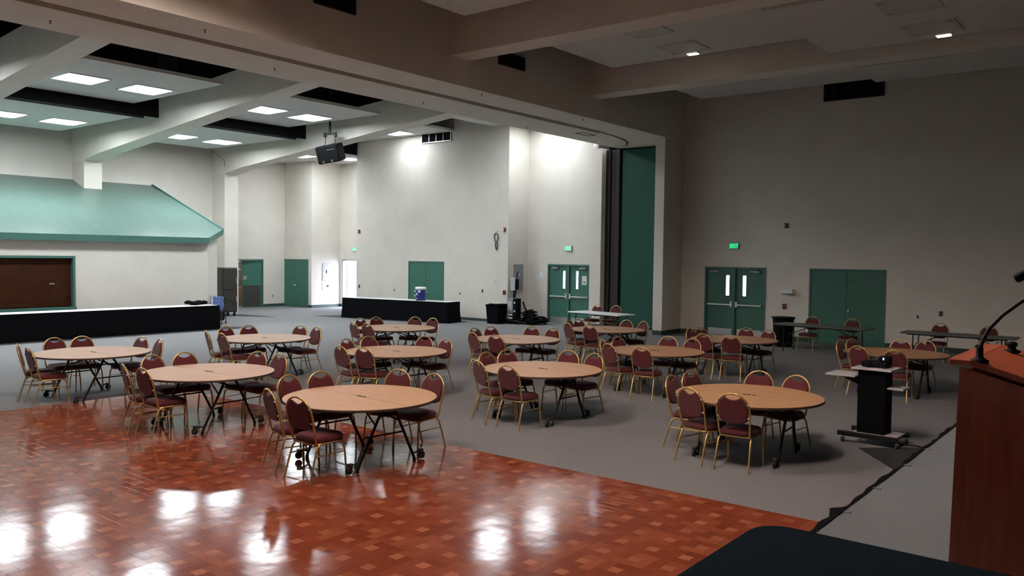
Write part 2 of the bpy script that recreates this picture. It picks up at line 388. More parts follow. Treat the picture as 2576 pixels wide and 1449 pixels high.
# hung ceiling panels and their lights
ZQ, ZP = 6.92, 6.51
def cloud(x0, x1, y0, y1, z, n):
    s = MB().box(x0, x1, y0, y1, z, z+.09); return struct(s.build('ceiling_panel', 'ceiling_board'))
bays = [(-2.3, 1.3), (3.3, 6.95), (8.9, 12.5), (14.45, 18.08)]
def troffer(x, y, z, on=True, lab='', s=.52, sy=.50, lamp='lamp_on'):
    t = thing('ceiling_light', lab, 'ceiling light', (x, y, z), 0, 'lit square ceiling lights' if on else 'unlit square ceiling lights')
    fr = MB()
    for a in ((-s-.05, s+.05, -sy-.05, -sy), (-s-.05, s+.05, sy, sy+.05), (-s-.05, -s, -sy, sy), (s, s+.05, -sy, sy)): fr.box(*a, -.025, .02)
    fr.build('frame', 'white_plastic' if on else 'lamp_off', t)
    c = .14
    MB().prism([(-s+c, -sy), (s-c, -sy), (s, -sy+c), (s, sy-c), (s-c, sy), (-s+c, sy), (-s, sy-c), (-s, -sy+c)], -.02, .0).build('diffuser', lamp if on else 'lamp_off', t)
    return t
names = {(-1, 0): 'behind the camera, right of its pair', (-1, 1): 'behind the camera, left of its pair'}
ll = {
 (2, 0, 0): 'lit ceiling light, left one of the nearest visible pair at upper left', (2, 0, 1): 'lit ceiling light, right one of the nearest visible pair at upper left',
 (2, 1, 0): 'lit ceiling light cut off by the left edge of the picture', (2, 1, 1): 'lit ceiling light above the pier on the green roof, near the left edge',
 (3, 0, 0): 'lit ceiling light, left one of the pair above the hung projector', (3, 0, 1): 'lit ceiling light right above the hung projector, right of its pair',
 (3, 1, 0): 'lit ceiling light, left one of the lower pair above the pinkish wall', (3, 1, 1): 'lit ceiling light, right one of the lower pair above the pinkish wall'}
for bi, (a, c) in enumerate(bays):
    cloud(-24.6, -19.8, a, c, ZQ, 0); cloud(-29.6, -24.6, a, c, ZP, 0)
    for pi_, (x, z) in enumerate(((-22.2, ZQ), (-27.3, ZP))):
        for k, y in enumerate((a+.98, a+2.72)):
            troffer(x, y, z, True, ll.get((bi, pi_, k), 'lit ceiling light out of view, bay %s, %s panel, %s one' % (('behind the camera', 'beside the camera')[bi % 2], ('higher', 'lower')[pi_], ('nearer', 'farther')[k])))
cloud(-27.3, -21.75, 20.0, 23.64, 7.23, 0); cloud(-32.2, -27.36, 20.0, 23.54, 6.6, 0); cloud(-30.28, -27.4, 23.55, 25.15, 6.6, 0)
troffer(-23.9, 22.62, 7.23, True, 'lit ceiling light over the tall white wall beside the air grille', .5, .48, 'lamp_wall')
troffer(-29.05, 21.95, 6.6, True, 'lit ceiling light left of the hung projector above the alcove')
troffer(-28.15, 23.9, 6.6, True, 'lit ceiling light half hidden behind the hung projector', .42, .42, lamp='lamp_wall')
cloud(-19.7, -16.9, 19.95, 24.8, 7.23, 0)
troffer(-17.6, 23.9, 7.23, True, 'lit ceiling light hidden above the header, washing the wall over the left doors', .5, .48, 'lamp_wall')
troffer(-17.6, 21.2, 7.23, True, 'added ceiling light hidden above the header, lighting the pier by the pocket', .5, .48, 'lamp_on')  # extra unseen light, added for the pocket pier and right corner
struct(MB().box(-27.345, -27.31, 20.0, 23.6, 6.69, TOP).build('ceiling_plenum_screen', 'void_black'), 'black void behind the hung projector')
for i_, (a, c) in enumerate(bays):
    struct(MB().box(-24.72, -24.70, a-.45, min(c+.85, 23.6), ZP+.10, TOP).build('ceiling_plenum_screen', 'void_black'), 'black void above the edge of the lower ceiling panel')
# black pipes along the nearer edge of the low panels
for i, (a, c) in enumerate(bays[1:]):
    tag(MB().tube([(-24.5, a-.2, ZP+.03), (-24.5, c+.25, ZP+.03)], .045, 8).build('ceiling_pipe', 'black_metal'),
        ('black pipe along the ceiling panel edge, outside the view', 'black pipe ending beside the nearer tapered beam', 'black pipe ending left of the hung projector')[i], 'pipe', 'black pipes on the ceiling panel edges')
# panels of the dark hall
for (a, c) in [(-2.3, 1.3), (3.3, 6.95), (8.95, 12.55), (14.5, 18.2), (20.0, 23.3)]:
    cloud(-11.3, -5.9, a, c, 7.3, 1)
for (a, c) in [(-2.3, 1.3), (3.3, 6.95), (8.95, 12.55), (14.5, 18.25), (20.0, 21.9)]:
    cloud(-5.9, -.6, a, c, 6.92, 1)
    if c < 8: cloud(-.6, 4.2, a, c, 6.92, 1)
for x, y, z, l in ((-8.9, 15.6, 7.3, 'unlit square ceiling light left of the beam, in the dark hall'), (-8.9, 17.35, 7.3, 'unlit square ceiling light beside the left small glowing lamp'),
                   (-3.7, 15.6, 6.92, 'unlit square ceiling light nearest the upper right corner'), (-3.7, 17.35, 6.92, 'unlit square ceiling light beside the right small glowing lamp'), (-9.0, 21.2, 7.3, 'unlit square ceiling light closest to the dim back wall')):
    troffer(x, y, z, False, l, .42, .4)
for bi, (a, c) in enumerate([(3.3, 6.95)]):  # unseen warm lights, added for the near floor, tables and stage
    for x, z in ((-8.9, 7.3), (-3.7, 6.92)):
        for k, y in enumerate((a+.98, a+2.72)):
            troffer(x, y, z, True, 'added warm fill light out of view above the camera, %s, %s' % ('nearer' if k == 0 else 'farther', 'by the header' if x < -8 else 'over the stage edge'), lamp='fill_warm')
for x, y, z, l in ((-8.94, 17.95, 7.3, 'small glowing ceiling lamp, left of the two in the dark hall'), (-3.62, 18.0, 6.92, 'small glowing ceiling lamp, right of the two in the dark hall')):
    t = thing('small_ceiling_lamp', l, 'lamp', (x, y, z), 0, 'small glowing lamps in the dark hall')
    MB().bbox(-.15, .15, -.10, .10, -.03, 0, .008).build('housing', 'white_plastic', t)
    MB().bbox(-.12, .12, -.075, .075, -.045, -.03, .005).build('bulb', 'emergency_glow', t)

# baseboards
def bb(name, pts, h=.10):
    mb = MB()
    for (x0, y0, x1, y1) in pts:
        d = Vector((y1-y0, -(x1-x0), 0)).normalized()*.015
        mb.hull8([(x0, y0, 0), (x1, y1, 0), (x1, y1, h), (x0, y0, h)], [(x0+d.x, y0+d.y, 0), (x1+d.x, y1+d.y, 0), (x1+d.x, y1+d.y, h), (x0+d.x, y0+d.y, h)])
    struct(mb.build(name, 'green_base'))
bb('baseboard_back', [(-27.38, YW, -24.19, YW), (-22.22, YW, -19.02, YW), (-19.02, YW, -19.02, YB), (-19.02, YB, -18.07, YB), (-16.15, 24.75, -15.72, 24.75)])
bb('baseboard_right', [(-12.98, 23.6, -12.65, 23.6), (-12.65, 23.6, -12.65, YR), (-12.65, YR, -11.8, YR), (-9.78, YR, -8.44, YR), (-6.28, YR, 8, YR)], .14)
bb('baseboard_left', [(-32.3, 19.5, -32.3, 21.05), (-32.3, 22.4, -32.3, 23.55), (-32.8, 23.55, -32.56, 23.55), (-30.52, 23.55, -30.3, 23.55), (-30.3, 23.55, -30.3, 25.2), (-30.3, 25.2, -30.15, 25.2), (-31, 16.5, -31, 19.05)], .13)
bb('baseboard_kitchen', [(-25.8, -9, -25.8, 15.68), (-25.8, 15.68, -26.55, 16.5)])

# ================================================================= DOORS
def exit_doors(name, x0, x1, y, h, lites, lab, notice=None, lit_tone=True):
    d = sempty(name, (x0, y, 0), 0, lab); W_ = x1-x0; mid = W_/2; f = .06
    fr = MB().box(0, f, -.03, .14, 0, h).box(W_-f, W_, -.03, .14, 0, h).box(f, W_-f, -.03, .14, h-f, h)
    fr.build('door_frame', 'green_trim', d)
    MB().bbox(mid-.035, mid+.035, -.04, .10, 0, h-f, .006).build('mullion', 'green_trim', d)
    for s in (0, 1):
        a, c = (f, mid-.03) if s == 0 else (mid+.03, W_-f)
        l0, l1 = lites[s]; z0, z1 = 1.30, 1.945
        lf = MB().box(a, l0, .03, .075, .011, h-f).box(l1, c, .03, .075, .011, h-f).box(l0, l1, .03, .075, .01, z0).box(l0, l1, .03, .075, z1, h-f)
        leaf = lf.build('door_leaf', 'green_door', d)
        MB().box(l0, l1, .045, .055, z0, z1).build('pane', 'glass_pane', leaf)
        vf = MB()
        for q in ((l0-.012, l0, z0-.012, z1+.012), (l1, l1+.012, z0-.012, z1+.012), (l0, l1, z0-.012, z0), (l0, l1, z1, z1+.012)): vf.box(q[0], q[1], .02, .03, q[2], q[3])
        vf.build('window_bead', 'green_trim', leaf)
        MB().bbox(a+.06, c-.05, .022, .03, .03, .245, .002).build('kick_plate', 'kick_plate', leaf)
        pb = MB().bbox(a+.05, c-.05, -.06, -.015, .985, 1.035, .008)
        hx = (c-.09) if s == 0 else (a+.02)
        pb.bbox(hx, hx+.07, -.07, .03, .93, 1.12, .01); ox = (a+.05) if s == 0 else (c-.10)
        pb.bbox(ox, ox+.05, -.05, .03, .98, 1.04, .005)
        pb.build('push_bar', 'aluminium', leaf)
        cx_ = a+.12 if s == 0 else c-.42
        MB().bbox(cx_, cx_+.30, -.05, .03, h-f-.12, h-f-.05, .01).tube([(cx_+.15, -.02, h-f-.05), (cx_+.25, -.03, h-f-.03), (cx_+.05, .0, h-f-.02)], .008, 6).build('door_closer', 'grey_enamel', leaf)
    if notice:
        nx, nz0, nz1, nw = notice
        nn = MB().box(nx, nx+nw, .022, .029, nz0, nz1, 0).box(nx+.07, nx+nw-.08, .018, .022, nz0+.05, nz0+.12, 1)
        nn.build('paper_notice', ['paper', 'ink'], d)
    MB().bbox(0, W_, -.05, .15, 0, .012, .004).build('threshold', 'aluminium', d)
    return d
exit_doors('door_1', -18.07, -16.18, YB, 2.19, [(.66, .77), (1.23, 1.34)], 'green double exit doors in the brighter hall', (1.50, 1.46, 1.78, .21))
exit_doors('door_2', -11.80, -9.78, YR, 2.21, [(.71, .82), (1.27, 1.38)], 'dark green double exit doors in the darker hall')
def closet(name, x0, x1, y, h, lab, knob):
    d = sempty(name, (x0, y, 0), 0, lab); W_ = x1-x0; f = .05
    MB().box(0, f, -.015, .12, 0, h).box(W_-f, W_, -.015, .12, 0, h).box(f, W_-f, -.015, .12, h-f, h).build('door_frame', 'green_trim', d)
    mid = W_/2
    for a, c in ((f+.004, mid-.004), (mid+.004, W_-f-.004)):
        lf = MB().bbox(a, c, .0, .045, .008, h-f-.004, .003).build('door_leaf', 'green_door', d)
        hx = a if a < mid-.1 else c-.025
        for z in (.35, 1.1, 1.85): MB().box(hx, hx+.025, -.014, .0, z, z+.11).build('hinge', 'green_trim', lf)
    MB().lathe([(.01, -.05), (.03, -.045), (.034, -.03), (.02, -.01), (.03, 0)], 12, (knob, 0, 1.0), 'y').build('door_knob', 'aluminium', d)
    MB().box(f, W_-f, .05, .1, 0, h-f).build('door_backing', 'green_trim', d)
closet('door_3', -24.19, -22.22, YW, 2.21, 'pale green closet double doors in the tall white wall', 1.07)
closet('door_4', -8.44, -6.28, YR, 2.215, 'dark green closet double doors in the dim wall', 1.16)
closet('door_5', -32.56, -30.52, 23.55, 2.19, 'green closet doors in the alcove', 1.06)
# kitchen door, ajar
kd = sempty('door_6', (-32.3, 21.05, 0), 0, 'green kitchen door with a steel lower plate, standing ajar')
MB().box(-.14, .02, 0, .06, 0, 2.17).box(-.14, .02, 1.29, 1.35, 0, 2.17).box(-.14, .02, .06, 1.29, 2.11, 2.17).build('door_frame', 'green_trim', kd)
lf = MB().bbox(-.045, 0, -.95, 0, .01, 2.10, .004).build('door_leaf', 'green_door', kd); lf.location = (-.03, 1.29, 0); lf.rotation_euler = (0, 0, R(-7))
MB().bbox(0, .006, -.90, -.06, .03, .99, .002).build('lower_plate', 'steel_dark', lf)
MB().bbox(0, .008, -.90, -.74, 1.25, 1.42, .002).build('push_plate', 'steel', lf)
tag(MB().bbox(-34.3, -33.9, 20.6, 22.9, .0, .85, .01).build('kitchen_counter', 'tan_board'), 'reddish counter glimpsed through the kitchen door gap', 'counter')
shelf = thing('kitchen_shelf', 'wire shelf with jars seen through the kitchen door gap', 'shelf', (-34.3, 20.5, 0))
for z in (1.15, 1.6, 2.0): MB().box(-.18, .18, 0, 2.2, z, z+.02).build('shelf_board', 'steel', shelf)
for y in (.02, 2.16): MB().box(-.18, -.15, y, y+.03, .86, 2.1).build('post', 'steel', shelf)
kl = thing('kitchen_light', 'warm fluorescent light inside the kitchen doorway', 'ceiling light', (-33.5, 21.6, 2.55))
MB().box(-.15, .15, -.6, .6, -.03, .05).build('housing', 'white_plastic', kl); MB().box(-.13, .13, -.58, .58, -.05, -.03).build('diffuser', 'kitchen_lamp', kl)
# outside door: open, daylight beyond
od = sempty('door_7', (-30.15, 25.2, 0), 0, 'outside door frame full of daylight in the alcove')
MB().box(0, .05, -.02, .2, 0, 2.2).box(1.10, 1.15, -.02, .2, 0, 2.2).box(.05, 1.10, -.02, .2, 2.15, 2.2).build('door_frame', 'grey_enamel', od)
lf = MB().bbox(0, .045, 0, 1.02, .01, 2.13, .004).build('door_leaf', 'grey_enamel', od); lf.location = (.02, .22, 0); lf.rotation_euler = (0, 0, R(44))
MB().bbox(.05, .09, .1, .95, .98, 1.04, .006).bbox(.05, .12, .88, .96, .9, 1.12, .008).build('push_bar', 'aluminium', lf)
struct(MB().box(-45, -15, 25.45, 45, -.1, -.01).build('floor_outside', 'concrete_out'), 'sunlit paving beyond the outside door')

# serving opening with a roller shutter
wn = sempty('window_1', (-25.8, 5.6, 0), 0, 'serving window with a closed brown roller shutter and green frame')
MB().box(-.16, .03, 5.62, 5.69, .72, 2.31).box(-.16, .03, 0, .07, .72, 2.31).box(-.16, .03, .07, 5.62, 2.24, 2.31).box(-.16, .05, -.02, 5.71, .70, .78).build('window_frame', 'green_trim', wn)
for i in range(19):
    z = .92+i*.07
    MB()._add([(-.13, .07, z), (-.13, 5.62, z), (-.126, 5.62, z+.02), (-.126, .07, z+.02), (-.126, .07, z+.05), (-.126, 5.62, z+.05), (-.13, 5.62, z+.068), (-.13, .07, z+.068)],
              [(0, 1, 2, 3), (3, 2, 5, 4), (4, 5, 6, 7)]).build('shutter_slat', 'brown_shutter', wn)
MB().bbox(-.14, -.10, .07, 5.62, .80, .918, .008).build('shutter_bottom_bar', 'brown_shutter', wn)
MB().bbox(-.115, -.09, 5.0, 5.14, 1.46, 1.49, .003).build('shutter_lock', 'aluminium', wn)
MB().box(-.2, -.14, 0, 5.7, .7, 2.31).build('shutter_backing', 'brown_shutter', wn)

# ================================================================= WALL ITEMS
def grille(name, w_, h_, n, loc, rot, label, m='vent_dark'):
    t = thing(name, label, 'air vent', loc); t.rotation_euler = (0, 0, rot)
    MB().box(0, w_, .02, .05, 0, h_).build('backing', 'void_black', t)
    MB().box(-.03, w_+.03, -.01, .05, -.03, 0).box(-.03, w_+.03, -.01, .05, h_, h_+.03).box(-.03, 0, -.01, .05, 0, h_).box(w_, w_+.03, -.01, .05, 0, h_).build('frame', m, t)
    me = None
    for i in range(n):
        x = w_*(i+1)/(n+1)
        if me is None: me = MB().box(-.008, .008, .0, .03, 0, h_).mesh('fin', m)
        o = link('fin', me, t); o.location = (x, 0, 0)
    return t
grille('air_vent', 1.53, .36, 3, (-23.44, YW-.05, 6.91), 0, 'four-part air grille high on the tall white wall', 'steel')
grille('air_vent', 1.62, .52, 6, (-8.12, YR-.05, 7.15), 0, 'large dark air grille high on the dim wall')
for y, z, l in ((9.85, 7.15, 'air vent in the header side at the top edge of the picture'), (15.23, 7.04, 'air vent in the middle of the dark header side'), (19.33, 7.08, 'air vent in the header side farthest from the camera')):
    grille('air_vent', .92, .26, 14, (XH1+.05, y, z), R(90), l)
def wbox(name, x, z, w_, h_, m, label, cat, y, t=.05, rot=0, b=.008):
    o = MB().bbox(-w_/2, w_/2, -t, 0, -h_/2, h_/2, b).build(name, m); o.location = (x, y, z); o.rotation_euler = (0, 0, rot); return tag(o, label, cat)
def strobe(x, z, y, label):
    t = thing('alarm_strobe', label, 'fire alarm', (x, y, z))
    MB().bbox(-.055, .055, -.05, 0, -.075, .075, .008).build('housing', 'red_plastic', t)
    MB().bbox(-.05, -.01, -.065, -.05, -.055, .055, .006).build('lens', 'white_plastic', t)
strobe(-27.2, 3.43, YW, 'dark red alarm strobe high at the left end of the white wall')
strobe(-19.18, 3.43, YW, 'dark red alarm strobe high at the right end of the white wall')
strobe(-9.19, 3.50, YR, 'alarm strobe on the dim wall above the white dispenser')
def pull(x, z, y, label):
    t = thing('fire_alarm_pull', label, 'fire alarm', (x, y, z))
    MB().bbox(-.06, .06, -.045, 0, -.08, .08, .008).build('housing', 'red_plastic', t); MB().bbox(-.035, .035, -.06, -.045, -.02, .01, .003).build('handle', 'dark_switch', t)
pull(-19.16, 1.12, YW, 'red fire alarm pull beside the grey power boxes')
pull(-9.17, 1.04, YR, 'red fire alarm pull below the white dispenser')
def plate(x, z, y, m, label, w_=.075, h_=.12, name='wall_outlet', cat='outlet'):
    t = thing(name, label, cat, (x, y, z)); MB().bbox(-w_/2, w_/2, -.01, 0, -h_/2, h_/2, .003).build('cover_plate', m, t)
    for dz in (-.028, .028): MB().bbox(-.017, .017, -.014, -.01, dz-.015, dz+.015, .003).build('socket', 'black_plastic', t)
plate(-20.23, 1.14, YW, 'dark_switch', 'dark wall plate right of the closet on the white wall')
plate(-19.98, .43, YW, 'grey_enamel', 'low outlet just left of the black bin')
plate(-27.18, 1.08, YW, 'dark_switch', 'dark switch plate at the left end of the white wall', .1, .16)
plate(-25.01, 1.0, YW, 'dark_switch', 'tiny round plate left of the closet in the white wall', .05, .06)
plate(-21.37, 1.0, YW, 'dark_switch', 'tiny round plate right of the closet in the white wall', .05, .06)
plate(-4.85, 1.05, YR, 'dark_switch', 'dark wall plate on the dim wall above the right dark table', .1, .14)
plate(-5.43, .93, YR, 'dark_switch', 'tiny plate on the dim wall left of the larger plate', .05, .06)
t = thing('wall_outlet', 'low outlet between the kitchen door and the green closet', 'outlet', (-32.3, 22.9, .49)); MB().bbox(0, .01, -.04, .04, -.06, .06, .003).build('cover_plate', 'grey_enamel', t)
th_ = thing('thermostat', 'white thermostat at the right end of the tall white wall', 'thermostat', (-19.57, YW, 1.52))
MB().bbox(-.075, .075, -.03, 0, -.06, .06, .008).build('housing', 'white_plastic', th_); MB().box(-.05, .0, -.033, -.03, .0, .035).box(.01, .05, -.033, -.03, -.035, -.02).build('display', 'ink', th_)
ds = thing('wall_dispenser', 'white box mounted on the dim wall between the two green doors', 'dispenser', (-9.05, YR, 1.5))
MB().bbox(-.16, .15, -.11, 0, -.06, .07, .01).build('housing', 'white_plastic', ds); MB().bbox(-.17, .17, -.14, 0, -.085, -.06, .005).build('ledge', 'grey_enamel', ds)
wbox('wall_sign', -12.62+.06, 3.16, .12, .17, 'wall_paint', 'small pale box high on the dim wall beside the pier', 'box', YR, .03)
wbox('paper_sign', -18.37, 1.78, .14, .2, 'paper', 'white paper sign on the wall left of the exit doors', 'sign', YB, .006, 0, .001)
# electric panels
ep = thing('electric_panel', 'blue-grey electric panel in the bright alcove', 'electric panel', (-30.3, 24.45, 1.62))
MB().bbox(0, .03, -.29, .29, -.40, .40, .006).build('cover', 'grey_laminate', ep); MB().bbox(.03, .045, -.10, -.06, -.06, .08, .004).build('latch', 'black_plastic', ep); MB().box(.03, .034, .0, .12, .04, .12).build('label_plate', 'paper', ep)
ep = thing('valve_cover', 'white square cover with dark key below the alcove electric panel', 'wall cover', (-30.3, 24.4, .98))
MB().bbox(0, .02, -.25, .25, -.18, .18, .004).build('cover', 'white_plastic', ep); MB().lathe([(.045, 0), (.045, .04), (.02, .05)], 12, (.02, .05, 0), 'x').build('key', 'dark_switch', ep)
ep = thing('electric_panel', 'dark grey electric panel on the shaded return wall', 'electric panel', (-19.02, 24.3, 1.70))
MB().bbox(0, .035, -.30, .24, -.48, .46, .006).build('cover', 'grey_enamel', ep); MB().bbox(.035, .04, -.02, .05, .02, .09, .001).build('label_plate', 'paper', ep)
# exit signs
def letters(mb, word, x, z, h, t, mi=0):
    w_ = h*.5
    for ch in word:
        def b_(a, c, p, q): mb.box(x+a*w_, x+c*w_, -t, 0, z+p*h, z+q*h, mi)
        if ch == 'E': b_(0, .28, 0, 1); b_(.28, 1, 0, .18); b_(.28, .9, .41, .59); b_(.28, 1, .82, 1)
        if ch == 'I': b_(.3, .6, 0, 1)
        if ch == 'T': b_(.36, .64, 0, .82); b_(0, 1, .82, 1)
        if ch == 'X':
            for sg in (0, 1):
                p0, p1 = ((0, 0), (1, 1)) if sg == 0 else ((0, 1), (1, 0)); k = .15
                mb.hull8([(x+(p0[0]-k)*w_, -t, z+p0[1]*h), (x+(p0[0]+k)*w_, -t, z+p0[1]*h), (x+(p1[0]+k)*w_, -t, z+p1[1]*h), (x+(p1[0]-k)*w_, -t, z+p1[1]*h)],
                         [(x+(p0[0]-k)*w_, 0, z+p0[1]*h), (x+(p0[0]+k)*w_, 0, z+p0[1]*h), (x+(p1[0]+k)*w_, 0, z+p1[1]*h), (x+(p1[0]-k)*w_, 0, z+p1[1]*h)], mi)
        x += (w_*.95 if ch == 'I' else w_*1.25)
def exit_sign(x, y, z, rot, face, label, chev):
    t = thing('exit_sign', label, 'exit sign', (x, y, z)); t.rotation_euler = (0, 0, rot)
    MB().bbox(-.155, .155, -.06, 0, -.10, .10, .008).build('housing', 'grey_laminate', t)
    MB().box(-.145, .145, -.064, -.06, -.09, .09).build('face', face, t)
    m_ = MB(); m_.M = Matrix.Translation((0, -.064, 0)); letters(m_, 'EXIT', -.128+(.025 if chev else 0), -.06, .12, .006)
    if chev: m_.hull8([(-.118, -.006, .0), (-.135, -.006, 0), (-.118, -.006, .03), (-.112, -.006, .03)], [(-.118, 0, .0), (-.135, 0, 0), (-.118, 0, .03), (-.112, 0, .03)])
    m_.build('lettering', 'exit_green', t)
exit_sign(-17.14, YB, 2.77, 0, 'exit_face', 'green EXIT sign with white face above the left double doors', False)
exit_sign(-10.83, YR, 2.88, 0, 'exit_face_lit', 'glowing green EXIT sign above the right double doors', True)
exit_sign(-29.25, 25.2, 2.68, 0, 'exit_face', 'exit sign half hidden above the daylit outside door', False)
# coiled cable hanging on the white wall
cc = MB()
for k in range(4):
    pts = []
    for i in range(25):
        a = 2*math.pi*i/24; r_ = .10+.008*k
        pts.append((.105*math.sin(a*1)*(1 if math.cos(a) > 0 else .75), -.02-.012*k, .17*math.cos(a)+.0))
    cc.tube([(p[0], p[1], p[2]+.12) for p in pts[:-1]], .009, 6, closed=True)
    cc.tube([(p[0]*.55+.02, p[1], p[2]*.85-.18) for p in pts[:-1]], .011, 6, closed=True)
cc.tube([(0, -.03, .25), (.03, -.01, .38)], .008, 6).tube([(.03, -.03, -.3), (.05, -.03, -.40)], .01, 6)
cc.tube([(-.02, -.04, -.02), (.03, -.05, -.06)], .03, 8)
o = cc.build('coiled_cable', 'cable_grey'); o.location = (-19.56, YW, 3.02); tag(o, 'grey coiled cable hanging on the tall white wall', 'cable')
# sprinklers
sp = MB().lathe([(.022, 0), (.022, -.008), (.008, -.01), (.007, -.04)], 10).lathe([(.018, -.05), (.02, -.046), (.004, -.04)], 10).mesh('sprinkler', 'steel_dark')
for x, y, l in ((-14.66, 6.05, 'sprinkler head under the header nearest the left edge'), (-13.06, 7.89, 'sprinkler head near the header vent at the top'), (-14.58, 10.38, 'sprinkler head left of the track, second from the left edge'), (-12.81, 14.87, 'sprinkler head right of the track near the middle'),
                (-14.71, 14.85, 'sprinkler head left of the track near the middle'), (-14.93, 19.36, 'sprinkler head above the bright back wall'), (-12.82, 19.17, 'sprinkler head right of the track near the far end'), (-15.01, 23.15, 'sprinkler head nearest the partition pocket')):
    o = link('sprinkler', sp); o.location = (x, y, ZH); tag(o, l, 'sprinkler', 'sprinklers under the header')
# cable from panel to pier
tag(MB().tube([(-29.3, 17.9, 6.5), (-29.55, 18.35, 6.35), (-29.9, 18.9, 6.15), (-30.15, 19.1, 5.9), (-30.12, 19.25, 5.70)], .012, 6).build('ceiling_cable', 'cable_grey'), 'thin cable dropping from the ceiling panel to the pier top', 'cable')

# hung projector
pj = thing('hung_projector', 'black projector hanging on a pole from the ceiling', 'projector', (-22.78, 18.5, .36), R(24))
MB().tube([(-.03, 0, TOP-.36), (-.03, 0, 6.20)], .04, 10).build('pole', 'black_metal', pj)
MB().bbox(-.24, .20, -.03, .03, 6.20, 6.28, .01).bbox(-.26, -.17, -.05, .05, 6.12, 6.27, .015).bbox(.13, .22, -.05, .05, 6.12, 6.27, .015).build('bracket', 'black_metal', pj)
for x in (-.2, .16): MB().tube([(x, 0, 6.14), (x+.01, 0, 5.95), (x-.03, -.02, 5.84)], .014, 6).build('hanger_arm', 'black_metal', pj)
bd = MB(); bd.M = Matrix.Translation((.0, 0, 5.56)) @ Matrix.Rotation(R(-8), 4, 'Y') @ Matrix.Rotation(R(14), 4, 'X')
bd.bbox(-.42, .40, -.26, .30, -.30, .30, .04)
bd.build('body', 'black_plastic', pj)
fr = MB(); fr.M = bd.M; fr.bbox(.0, .30, -.275, -.255, .12, .16, .004).build('vent_slot', 'steel_dark', pj)
for x in (-.2, .12):
    q = MB(); q.M = bd.M; q.bbox(x-.03, x+.03, -.28, -.25, -.27, -.20, .006).build('lamp_cap', 'steel', pj)

# ================================================================= STAGE
st = thing('stage', 'grey carpeted stage made of deck panels with a black edge', 'stage', (-1.57, 0, 0))
dk = MB().bbox(0, 1.216, 0, 2.434, .80, .90, .004).mesh('deck_panel', 'carpet_stage')
for i in range(7):
    for j in range(5):
        o = link('deck_panel', dk, st); o.location = (j*1.22, -2.86+i*2.44, 0)
MB().box(.02, 6.08, -2.84, 14.2, .0, .8).build('stage_frame', 'black_cloth', st)
sk = MB(); pts = []; yy = -2.86
while yy < 14.22:
    pts.append((-.026-.006*math.sin(yy*19)-.008*math.sin(yy*5.3)-(.045*max(0, 1-abs(yy-5.35)/.12)), yy)); yy += .05
zt = [.905+.003*math.sin(p[1]*9)+.012*max(0, 1-abs(p[1]-5.35)/.1) for p in pts]
vs = []; fs = []
for p, z in zip(pts, zt): vs += [(.005, p[1], z), (p[0], p[1], z), (p[0]-.05, p[1], .02), (.005, p[1], .02)]
for i in range(len(pts)-1):
    for k in range(3): fs.append((i*4+k, i*4+k+1, i*4+4+k+1, i*4+4+k))
sk._add(vs, fs, 0); sk.build('stage_skirt', 'black_cloth', st)
for y in (4.3, 4.62, 5.35, 6.05, 6.9, 7.6): MB().bbox(-.005, .05, y, y+.03, .895, .906, .002).build('skirt_clip', 'carpet_stage', st)

# floor mat beside the stage
fm = MB().prism([(-3.14, 11.36), (-2.2, 12.22), (-1.45, 11.3), (-2.40, 10.35)], 0, .012); tag(fm.build('floor_mat', 'mat_dark'), 'dark mat lying on the carpet against the stage edge', 'mat')

# dance floor
X0, X1, Y0, Y1 = -13.87, -2.2, -1.6, 7.86
df = thing('dance_floor', 'glossy red-brown parquet dance floor laid on the carpet', 'dance floor', (X0, Y0, 0))
MB().box(0, X1-X0, 0, Y1-Y0, 0, .012).build('underlay', 'edge_brown', df)
ed = MB()
for a in ((-.05, X1-X0, Y1-Y0, Y1-Y0+.05), (-.05, 0, 0, Y1-Y0)):
    pass
ed.hull8([(-.05, Y1-Y0, 0), (X1-X0, Y1-Y0, 0), (X1-X0, Y1-Y0, .018), (-.05, Y1-Y0, .018)], [(-.05, Y1-Y0+.05, 0), (X1-X0, Y1-Y0+.05, 0), (X1-X0, Y1-Y0+.045, .003), (-.05, Y1-Y0+.045, .003)])
ed.hull8([(0, 0, 0), (0, Y1-Y0, 0), (0, Y1-Y0, .018), (0, 0, .018)], [(-.05, 0, 0), (-.05, Y1-Y0, 0), (-.045, Y1-Y0, .003), (-.045, 0, .003)])
ed.build('edge_trim', 'gold_frame', df)
cell = .3048; tones = [(.255, .056, .026), (.225, .048, .022), (.275, .066, .030), (.235, .051, .024), (.30, .078, .036)]; light = [(.37, .118, .058), (.35, .108, .052), (.39, .128, .062)]
blocks = []
nx, ny = int((X1-X0)/cell)+1, int((Y1-Y0)/cell)+1; q = cell/3
cp_ = Vector((0, 0))
for i in range(nx):
    for j in range(ny):
        bx, by = i*cell, (Y1-Y0)-(j+1)*cell
        for (a, c, p_, r_, lt) in ((1, 2, 1, 2, 1), (0, 2, 0, 1, 0), (2, 3, 0, 2, 0), (1, 3, 2, 3, 0), (0, 1, 1, 3, 0)):
            x0, x1, y0, y1 = bx+a*q, min(bx+c*q, X1-X0), by+p_*q, by+r_*q
            if x1-x0 < .02 or y0 < 0: continue
            col = random.choice(light) if lt else random.choice(tones)
            k_ = random.uniform(.9, 1.1)
            wx, wy = X0+x0, Y0+y0
            # size in the view: distance, and inside the frame
            d = Vector((wx, wy, 0))-Vector((0, 0, EYE)); dep = d.dot(fw); sx, sy = d.dot(rt)/max(dep, .1)*FPX, d.dot(up)/max(dep, .1)*FPX
            vis = dep > .5 and abs(sx) < 1280 and abs(sy) < 720
            blocks.append((dep if vis else 1e3+dep, x0, x1, y0, y1, tuple(v*k_ for v in col)))
blocks.sort(key=lambda b_: b_[0])
